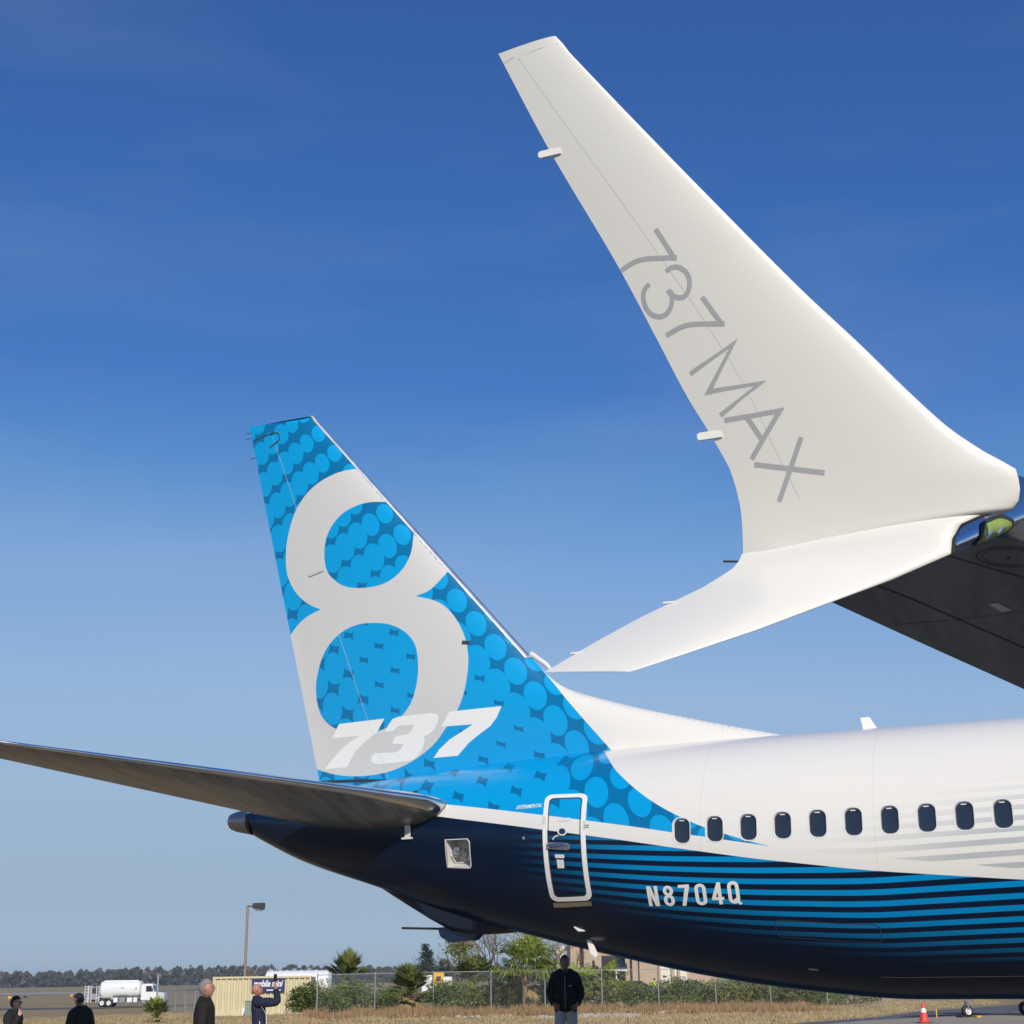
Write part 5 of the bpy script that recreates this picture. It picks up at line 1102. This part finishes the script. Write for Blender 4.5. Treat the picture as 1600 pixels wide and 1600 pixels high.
for px, D, lab, mt in ((17, 300, 'yellow airfield sign at the far left of the grass', 'yellow'), (41, 310, 'small black airfield marker left of the fuel truck', 'td'), (114, 330, 'yellow airfield sign just left of the fuel truck', 'yellow'), (118, 320, 'tiny dark marker beside the yellow sign by the fuel truck', 'td')):
    o = empty('airfield_sign', gpt(at(px, D), D)); tag(o, lab, 'sign'); f = MB(); f.box((0, 0, .42), (.75, .2, .42)); f.build('panel', M[mt], o, False, .03); f = MB(); f.box((-.25, 0, .1), (.08, .08, .25)); f.build('leg', M['steel'], o); f = MB(); f.box((.25, 0, .1), (.08, .08, .25)); f.build('leg', M['steel'], o)
# ---- a small parked plane mostly hidden behind the airliner's belly: nose wheel on chocks
sp = empty('light_aircraft', gpt(at(1505, 60.5), 60.5, .012), R(14)); tag(sp, 'light aircraft hidden behind the belly with only its chocked wheel showing', 'aircraft')
wheel(sp, 0, 0, .235, .17, 'nose_wheel'); f = MB(); f.tube([(0, .0, .5), (0, .0, 1.3)], .05, 8); f.box((0, .11, .42), (.07, .03, .4)); f.box((0, -.11, .42), (.07, .03, .4)); f.box((0, 0, .6), (.08, .26, .06)); f.build('nose_strut', M['barem'], sp)
for dx in (-.3, .33): f = MB(); f.box((dx, -.05, .035), (.2, .5, .07)); f.build('chock', M['yellow' if dx > 0 else 'td'], sp)
f = MB(); f.loft([[(x, r_ * math.cos(2 * math.pi * k / 20), 1.75 + dz + r_ * math.sin(2 * math.pi * k / 20)) for k in range(20)] for x, r_, dz in ((-1.3, .12, -.15), (-.8, .38, -.08), (.2, .6, 0), (3, .68, .05), (6, .5, .2), (8.2, .16, .45))]); f.build('body', M['tw'], sp, True)
f = MB(); f.box((3.4, 0, 1.3), (1.6, 11, .16)); f.build('wing', M['tw'], sp, False, .05); f = MB(); f.prism([(6.9, 2.1), (8.3, 2.1), (8.5, 3.3), (7.8, 3.3)], 'y', -.05, .05); f.build('tail_fin', M['tw'], sp)
for y in (-1.6, 1.6): wheel(sp, 3.6, y, .27, .2, 'main_wheel'); f = MB(); f.tube([(3.6, y, .27), (3.6, y, 1.3)], .06, 8); f.build('main_strut', M['barem'], sp)
# ---- rubble and weeds in the ditch, dry tufts on the bank
rk = MB(); r_ = random.Random(77)
for px0, px1, D0_, n in ((900, 995, 72, 150), (1030, 1140, 79, 190), (840, 880, 70, 25), (690, 800, 73, 16), (1140, 1160, 88, 14), (865, 882, 90, 8)):
    for _ in range(n):
        D_ = D0_ + r_.gauss(0, 1.3); x = at(r_.uniform(px0, px1), D_); s_ = r_.uniform(.04, .15); q = gpt(x, D_, s_ * .25); V = []
        for z, rr in ((-.6, .7), (0, 1), (.55, .62)):
            for k in range(6): a = k * 1.047 + r_.uniform(-.3, .3); V.append(q + Vector((math.cos(a) * rr * s_ * r_.uniform(.7, 1.2), math.sin(a) * rr * s_ * r_.uniform(.7, 1.2), z * s_ * r_.uniform(.8, 1.2))))
        rk.add(V, [(i + j * 6, (i + 1) % 6 + j * 6, (i + 1) % 6 + j * 6 + 6, i + j * 6 + 6) for j in range(2) for i in range(6)] + [tuple(range(12, 18))])
tag(rk.build('rubble', M['rockm'], None), 'pale broken rocks strewn in the shallow ditch before the fence', 'rubble', kind='stuff')
wd = MB(); gr = MB()
def tuft(mb, x, y, h, n, sp_, rg):
    q = gpt(x, y)
    for _ in range(n):
        a = rg.uniform(0, 6.28); b_ = q + Vector((rg.gauss(0, sp_), rg.gauss(0, sp_), 0)); tp = b_ + Vector((math.cos(a) * h * .35 * rg.random(), math.sin(a) * h * .35 * rg.random(), h * rg.uniform(.5, 1.15))); w = .012 + .012 * rg.random()
        n0 = len(mb.v); mb.v += [tuple(b_ + Vector((-w, 0, 0))), tuple(b_ + Vector((w, 0, 0))), tuple(tp)]; mb.f.append((n0, n0 + 1, n0 + 2)); mb.m.append(0)
for _ in range(1700):
    D_ = r_.uniform(74, 91); px = r_.uniform(480, 1290); 
    if noise.noise(Vector((px * .02, D_ * .12, 0))) < -.08: continue
    tuft(wd, at(px, D_), D_, r_.uniform(.2, .55), 14, .22, r_)
for _ in range(7000):
    D_ = 50 + 75 * r_.random() ** 1.4; px = r_.uniform(-60, 1560)
    if at(px, D_) > interp([40, 46, 52, 57, 64, 72.7, 85, 130], [.5, 3.8, 7.0, 10.6, 15.0, 18.8, 25, 55], D_): continue
    tuft(gr, at(px, D_), D_, r_.uniform(.06, .16), 9, .3, r_)
tag(wd.build('weeds', M['weed'], None, False, 0, False), 'rusty brown dry weeds along the foot of the fence', 'weeds', kind='stuff')
tag(gr.build('dry_grass', M['straw'], None, False, 0, False), 'short straw coloured winter grass on the open field', 'grass', kind='stuff')

# ================================================================== PEOPLE
def cloth(name, col, rough=.85): return simple(name, col, rough, 0, .25, 9, .5, 30)
M['skin'] = simple('skin', (.62, .36, .27), .5, 0, .10, 25); M['skinred'] = simple('skin_flushed', (.44, .21, .16), .5, 0, .10, 25); M['skindark'] = simple('skin_tanned', (.36, .19, .125), .5, 0, .10, 25)
M['hairdark'] = simple('hair_dark', (.012, .009, .008), .55, 0, .3, 60, .8, 90); M['hairgrey'] = simple('hair_grey', (.26, .25, .235), .6, 0, .3, 60, .8, 90); M['hairshort'] = simple('hair_cropped', (.20, .12, .09), .7, 0, .3, 60, .5, 90)
M['jblack'] = cloth('jacket_black', (.008, .009, .013)); M['jnavy'] = cloth('jacket_navy', (.010, .015, .042)); M['jbrown'] = cloth('shirt_black_brown', (.009, .006, .0055)); M['jvest'] = cloth('hi_vis_yellow', (.62, .72, .03)); M['tgrey'] = cloth('trousers_grey', (.50, .49, .47)); M['tdark'] = cloth('trousers_dark', (.02, .02, .025)); M['shoe'] = simple('shoe_black', (.012, .011, .010), .5); M['piping'] = simple('white_piping', (.75, .75, .78), .6, 0, 0); M['zip'] = simple('zip_grey', (.30, .32, .36), .4, .4, 0); M['eye'] = simple('eye_dark', (.02, .015, .012), .3, 0, 0); M['lip'] = simple('lip', (.32, .12, .10), .5, 0, 0)
def skin_body(J, E, Rr):
    me = bpy.data.meshes.new('skeleton'); me.from_pydata([J[k] for k in J], [(list(J).index(a), list(J).index(b)) for a, b in E], [])
    o = bpy.data.objects.new('skeleton', me); COL.objects.link(o); md = o.modifiers.new('Skin', 'SKIN'); md.use_smooth_shade = True
    for i, k in enumerate(J):
        r_ = Rr[k]; sv = me.skin_vertices[0].data[i]; sv.radius = r_ if hasattr(r_, '__len__') else (r_, r_); sv.use_root = (k == 'pelvis')
    ss = o.modifiers.new('Sub', 'SUBSURF'); ss.levels = 2; ss.render_levels = 2
    dg = bpy.context.evaluated_depsgraph_get(); m2 = bpy.data.meshes.new_from_object(o.evaluated_get(dg)); bpy.data.objects.remove(o); return m2
def head_pts(nu=28, nv=20):
    V = []
    for j in range(nv + 1):
        t = math.pi * j / nv; z = math.cos(t)
        for i in range(nu):
            a = 2 * math.pi * i / nu; x = math.sin(t) * math.cos(a); y = math.sin(t) * math.sin(a)
            p = Vector((x * .076, y * .094, z * .118))
            if z < 0: p.x *= 1 - .22 * z * z; p.y = p.y * (1 - .10 * z * z) + .012 * (-z)
            if y < 0 and z > -.3: p.y *= 1.06
            fr = max(0, y)
            nose = math.exp(-(x / .20) ** 2) * math.exp(-((z + .12) / .22) ** 2) * (fr > .3); p.y += .026 * nose
            p.y += .006 * math.exp(-((z - .20) / .10) ** 2) * (fr > .4); p.y -= .007 * math.exp(-((abs(x) - .36) / .16) ** 2) * math.exp(-((z - .04) / .10) ** 2) * (fr > .4)
            p.y += .010 * math.exp(-((z + .80) / .16) ** 2) * fr * math.exp(-(x / .4) ** 2); p.y += .005 * math.exp(-((z + .46) / .07) ** 2) * math.exp(-(x / .3) ** 2) * (fr > .4)
            V.append(p)
    F = [(j * nu + i, j * nu + (i + 1) % nu, (j + 1) * nu + (i + 1) % nu, (j + 1) * nu + i) for j in range(nv) for i in range(nu)]
    return V, F
def person(px, D, theta, height, label, arms, head_yaw=0, head_pitch=0, jacket='jblack', trousers='tdark', skin='skin', hair='hairdark', hair_line=.25, shades=False, lean=0.0, dz=0.0, group=None, collar=True, bulk=1.0, curl=.5):
    s_ = height / 1.76
    J = {'pelvis': (0, 0, .95), 'waist': (0, .01 - lean * .3, 1.10), 'chest': (0, .01 - lean * .7, 1.30), 'neck0': (0, -.01 - lean, 1.46), 'neck1': (0, .012 - lean, 1.57)}
    Rr = {'pelvis': (.165 * bulk, .125 * bulk), 'waist': (.16 * bulk, .125 * bulk), 'chest': (.18 * bulk, .13 * bulk), 'neck0': (.085, .08), 'neck1': .062}
    E = [('pelvis', 'waist'), ('waist', 'chest'), ('chest', 'neck0'), ('neck0', 'neck1')]
    for sd_, n in ((1, 'r'), (-1, 'l')):
        el, wr, hd = arms[n]; el, wr, hd = Vector(el), Vector(wr), Vector(hd); sh = (sd_ * .165, -.005 - lean * .9, 1.415); J['shoulder' + n] = sh; J['elbow' + n] = tuple(el); J['wrist' + n] = tuple(wr); J['palm' + n] = tuple(wr.lerp(hd, .45))
        Rr['shoulder' + n] = .083 * bulk; Rr['elbow' + n] = .058; Rr['wrist' + n] = (.034, .028); Rr['palm' + n] = (.040, .020)
        E += [('neck0', 'shoulder' + n), ('shoulder' + n, 'elbow' + n), ('elbow' + n, 'wrist' + n), ('wrist' + n, 'palm' + n)]
        d = (hd - wr).normalized(); sidev = d.cross(Vector((0, 1, 0)) if abs(d.y) < .8 else Vector((0, 0, 1))).normalized(); cu = sidev.cross(d).normalized()
        if cu.y < 0 and abs(d.y) < .8: cu = -cu
        for f_, (off, ln) in enumerate(((-.030, .072), (-.010, .080), (.010, .076), (.029, .062))):
            b0 = wr.lerp(hd, .50) + sidev * off; k1 = b0 + d * ln * .5 + cu * .008; k2 = k1 + (d * (1 - curl) + cu * curl).normalized() * ln * .6
            for nm, p_, r_ in (('a', b0, .0095), ('b', k1, .009), ('c', k2, .0075)): J[f'f{f_}{nm}{n}'] = tuple(p_); Rr[f'f{f_}{nm}{n}'] = r_
            E += [('palm' + n, f'f{f_}a{n}'), (f'f{f_}a{n}', f'f{f_}b{n}'), (f'f{f_}b{n}', f'f{f_}c{n}')]
        tb = wr.lerp(hd, .2) + sidev * -.028 * (1 if sd_ > 0 else 1); t1 = tb + d * .035 - sidev * .024 + cu * .01; t2 = t1 + d * .03 + cu * .012
        for nm, p_, r_ in (('a', tb, .011), ('b', t1, .010), ('c', t2, .008)): J[f'th{nm}{n}'] = tuple(p_); Rr[f'th{nm}{n}'] = r_
        E += [('wrist' + n, f'tha{n}'), (f'tha{n}', f'thb{n}'), (f'thb{n}', f'thc{n}')]
        J['hip' + n] = (sd_ * .095, 0, .90); J['knee' + n] = (sd_ * .105, .02, .50); J['ankle' + n] = (sd_ * .11, -.03, .10); J['toe' + n] = (sd_ * .13, .13, .045)
        Rr['hip' + n] = (.105, .105); Rr['knee' + n] = .075; Rr['ankle' + n] = .055; Rr['toe' + n] = (.048, .038)
        E += [('pelvis', 'hip' + n), ('hip' + n, 'knee' + n), ('knee' + n, 'ankle' + n), ('ankle' + n, 'toe' + n)]
    me = skin_body(J, E, Rr); V = [v.co.copy() for v in me.vertices]; F = [tuple(p.vertices) for p in me.polygons]; nb = len(V); bpy.data.meshes.remove(me)
    segs = [(a, b, Vector(J[a]), Vector(J[b])) for a, b in E]
    RA = {k: (r_ if not hasattr(r_, '__len__') else (r_[0] + r_[1]) / 2) for k, r_ in Rr.items()}
    def bone(p):
        best, bd = None, 99
        for a, b, A, B in segs:
            ab = B - A; t = max(0, min(1, (p - A).dot(ab) / max(1e-9, ab.length_squared))); d = (p - A - ab * t).length / (RA[a] + (RA[b] - RA[a]) * t)
            if d < bd: best, bd, tt = (a, b), d, t
        return best, tt
    def region(p):
        (a, b), t = bone(p)
        if a.startswith(('f', 'th', 'palm')) or a.startswith('wrist') or b.startswith('palm'): return 'hand'
        if b == 'neck1': return 'neck' if t > .2 else 'top'
        if a.startswith('elbow'): return 'top' if t < .93 else 'hand'
        if a.startswith('ankle'): return 'shoe'
        if a.startswith(('hip', 'knee')) or b.startswith('hip'): return 'leg' if p.z < .84 else 'top'
        return 'top' if p.z > .84 else 'leg'
    reg = [region(v) for v in V]
    # head joined to the neck
    hv, hf = head_pts(); HM = Matrix.Translation(Vector(J['neck1']) + Vector((0, .018, .012))) @ Matrix.Rotation(head_yaw, 4, 'Z') @ Matrix.Rotation(head_pitch, 4, 'X') @ Matrix.Translation((0, .005, .078))
    n0 = len(V); V2 = V + [HM @ p for p in hv]; F2 = F + [tuple(i + n0 for i in f) for f in hf]
    for sx in (-1, 1):
        n1 = len(V2)
        for j in range(5):
            for i in range(8): a = 2 * math.pi * i / 8; t = math.pi * j / 4; V2.append(HM @ Vector((sx * (.074 + .012 * math.cos(t)), -.008 + .020 * math.sin(t) * math.cos(a), -.005 + .034 * math.sin(t) * math.sin(a))))
        F2 += [(n1 + j * 8 + i, n1 + j * 8 + (i + 1) % 8, n1 + (j + 1) * 8 + (i + 1) % 8, n1 + (j + 1) * 8 + i) for j in range(4) for i in range(8)]
    x = at(px, D); o = mesh_obj('person', V2, F2, M[skin], None, None, True); o.location = gpt(x, D, dz); o.rotation_euler = (0, 0, theta); o.scale = (s_,) * 3
    tag(o, label, 'person', group)
    vn = [v.normal.copy() for v in o.data.vertices]
    def shell(name, keep, off, mat, nz=.010, mn=3):
        fs = [f for f in F if sum(reg[i] in keep for i in f) >= mn]; used = sorted({i for f in fs for i in f}); mp = {a: k for k, a in enumerate(used)}
        vv = [V[i] + vn[i] * (off + nz * noise.noise(V[i] * 9) + nz * .6 * noise.noise(V[i] * 22)) for i in used]
        return mesh_obj(name, vv, [tuple(mp[i] for i in f) for f in fs], mat, o, None, True)
    jk = shell('jacket', ('top',), .022, M[jacket]); shell('trousers', ('leg',), .016, M[trousers], .006, 1); shell('shoes', ('shoe',), .012, M['shoe'], .002)
    if collar:
        c0 = Vector(J['neck0']); c = MB(); c.loft([[c0 + Vector((r_ * math.cos(2 * math.pi * k / 16), r_ * .95 * math.sin(2 * math.pi * k / 16) + .008, z - .012 * math.sin(2 * math.pi * k / 16))) for k in range(16)] for r_, z in ((.115, -.03), (.088, .035), (.080, .075), (.072, .072), (.08, .03))], 0, False); c.build('collar', M[jacket], jk, True)
    if hair:
        hs = []
        for f in hf:
            c = sum((hv[i] for i in f), Vector()) / 4; zz, yy = c.z / .118, c.y / .094
            if (zz > .40 - .0 and yy < .75) or (zz > hair_line + (.55 * max(0, yy)) and yy < .55) or (yy < -.15 and zz > -.55): hs.append(f)
        used = sorted({i for f in hs for i in f}); mp = {a: k for k, a in enumerate(used)}; th_ = .004 if hair == 'hairshort' else .012
        mesh_obj('hair', [HM @ (hv[i] + hv[i].normalized() * (th_ + .004 * noise.noise(hv[i] * 60))) for i in used], [tuple(mp[i] for i in f) for f in hs], M[hair], o, None, True)
    if shades:
        g = MB()
        for sx in (-1, 1): g.add([HM @ Vector((sx * a, .094 - (abs(a) - .03) ** 2 * 5 + .008, z)) for a, z in ((.008, .016), (.060, .020), (.064, .0), (.050, -.020), (.022, -.022), (.010, -.006))], [(0, 1, 2, 3, 4, 5)])
        for sx in (-1, 1): g.tube([HM @ Vector((sx * .062, .085, .014)), HM @ Vector((sx * .080, .03, .016)), HM @ Vector((sx * .079, -.02, .01))], .0045, 5)
        g.build('sunglasses', M['eye'], o, False, 0, False)
    else:
        for sx in (-1, 1): e = MB(); e.tube([HM @ Vector((sx * .028, .080, .006)), HM @ Vector((sx * .028, .0905, .006))], [.012, .007], 8); e.build('eye', M['eye'], o, True)
    e = MB(); e.tube([HM @ Vector((-.022, .090, -.054)), HM @ Vector((0, .099, -.052)), HM @ Vector((.022, .090, -.054))], .0045, 6); e.build('mouth', M['lip'], o, True)
    return o, jk, J, HM
down = {'r': ((.245, -.02, 1.14), (.25, .06, .90), (.24, .10, .73)), 'l': ((-.245, -.02, 1.14), (-.25, .06, .90), (-.24, .10, .73))}
a1 = dict(down); a1['r'] = ((.25, .10, 1.16), (.085, .19, 1.45), (.02, .125, 1.56))
person(25, 28, R(-104), 1.75, 'man in a black jacket and sunglasses holding a hand to his mouth', a1, R(8), R(4), 'jblack', 'tdark', 'skin', 'hairdark', .2, True)
person(129, 29, R(48), 1.75, 'dark haired man in a black jacket looking down with his back turned', down, R(14), R(-24), 'jblack', 'tdark', 'skindark', 'hairdark', .2)
person(321, 20.6, R(-82), 1.74, 'grey haired man in a dark open collared shirt gazing up to the right', down, R(-6), R(10), 'jbrown', 'tdark', 'skinred', 'hairgrey', .25, bulk=1.08)
a4 = {'r': ((.20, .33, 1.42), (.065, .29, 1.66), (.035, .24, 1.82)), 'l': ((-.19, .34, 1.42), (-.06, .29, 1.66), (-.035, .24, 1.82))}
p4, j4, J4, H4 = person(408, 28, R(-80), 1.67, 'man in a navy jacket with white piping leaning back to photograph with a raised phone', a4, 0, R(34), 'jnavy', 'tdark', 'skinred', None, .3, True, .06, curl=.75)
pp = [Vector((.205, .03 - .02, 1.34)), Vector((.185, .10, 1.22)), Vector((.175, .115, 1.08)), Vector((.175, .11, .92))]
f = MB(); f.tube([p + Vector((.012, .012, 0)) for p in pp], .008, 6); f.build('chest_piping', M['piping'], j4, True); f = MB(); f.tube([(.205, .0, 1.08), (.21, .005, .92)], .008, 6); f.build('pocket_piping', M['piping'], j4, True)
ph = MB(); ph.box((0, .27, 1.865), (.085, .014, .15), 0, .75); pho = ph.build('phone', M['eye'], None, False, .004); tag(pho, 'black phone held up by the man in the navy jacket', 'phone'); pho.matrix_world = Matrix.Translation(p4.location) @ Matrix.Rotation(p4.rotation_euler.z, 4, 'Z') @ Matrix.Scale(p4.scale.x, 4)
a5 = {'r': ((.275, -.01, 1.14), (.20, .12, .96), (.12, .135, .90)), 'l': ((-.275, -.01, 1.14), (-.20, .12, .96), (-.12, .135, .90))}
p5, j5, J5, H5 = person(883, 28, R(176), 1.86, 'man in a black zipped jacket and light grey trousers standing under the tail', a5, R(8), R(2), 'jblack', 'tgrey', 'skindark', 'hairdark', .3, bulk=1.08)
f = MB(); f.tube([(0, .160, 1.43), (0, .172, 1.30), (0, .165, 1.10), (0, .160, .90)], .006, 5); f.build('zip', M['zip'], j5, True); f = MB(); f.box((-.09, .168, 1.27), (.05, .004, .018)); f.build('chest_logo', M['zip'], j5)
person(966, 123, R(150), 1.72, 'person in a yellow safety vest by the white entrance door', down, 0, 0, 'jvest', 'tdark', 'skin', 'hairdark', .3, group='people in safety vests'); person(1022.5, 123, R(80), 1.72, 'person in a yellow safety vest before the brick wall with the downpipe', down, 0, 0, 'jvest', 'tdark', 'skin', 'hairdark', .3, group='people in safety vests')
# ---- thin winter haze over the field
hz = MB(); hz.box((0, 3000, 8.3), (12200, 12300, 21.4)); ho = hz.build('haze', [], None); tag(ho, kind='stuff')
hm = bpy.data.materials.new('haze_air'); hm.use_nodes = True; hn = hm.node_tree; hn.nodes.clear(); ho_ = hn.nodes.new('ShaderNodeOutputMaterial'); pv = hn.nodes.new('ShaderNodeVolumePrincipled'); pv.inputs['Color'].default_value = (.92, .95, .97, 1); pv.inputs['Density'].default_value = .00019; pv.inputs['Anisotropy'].default_value = .2; hn.links.new(pv.outputs[0], ho_.inputs['Volume']); ho.data.materials.append(hm)
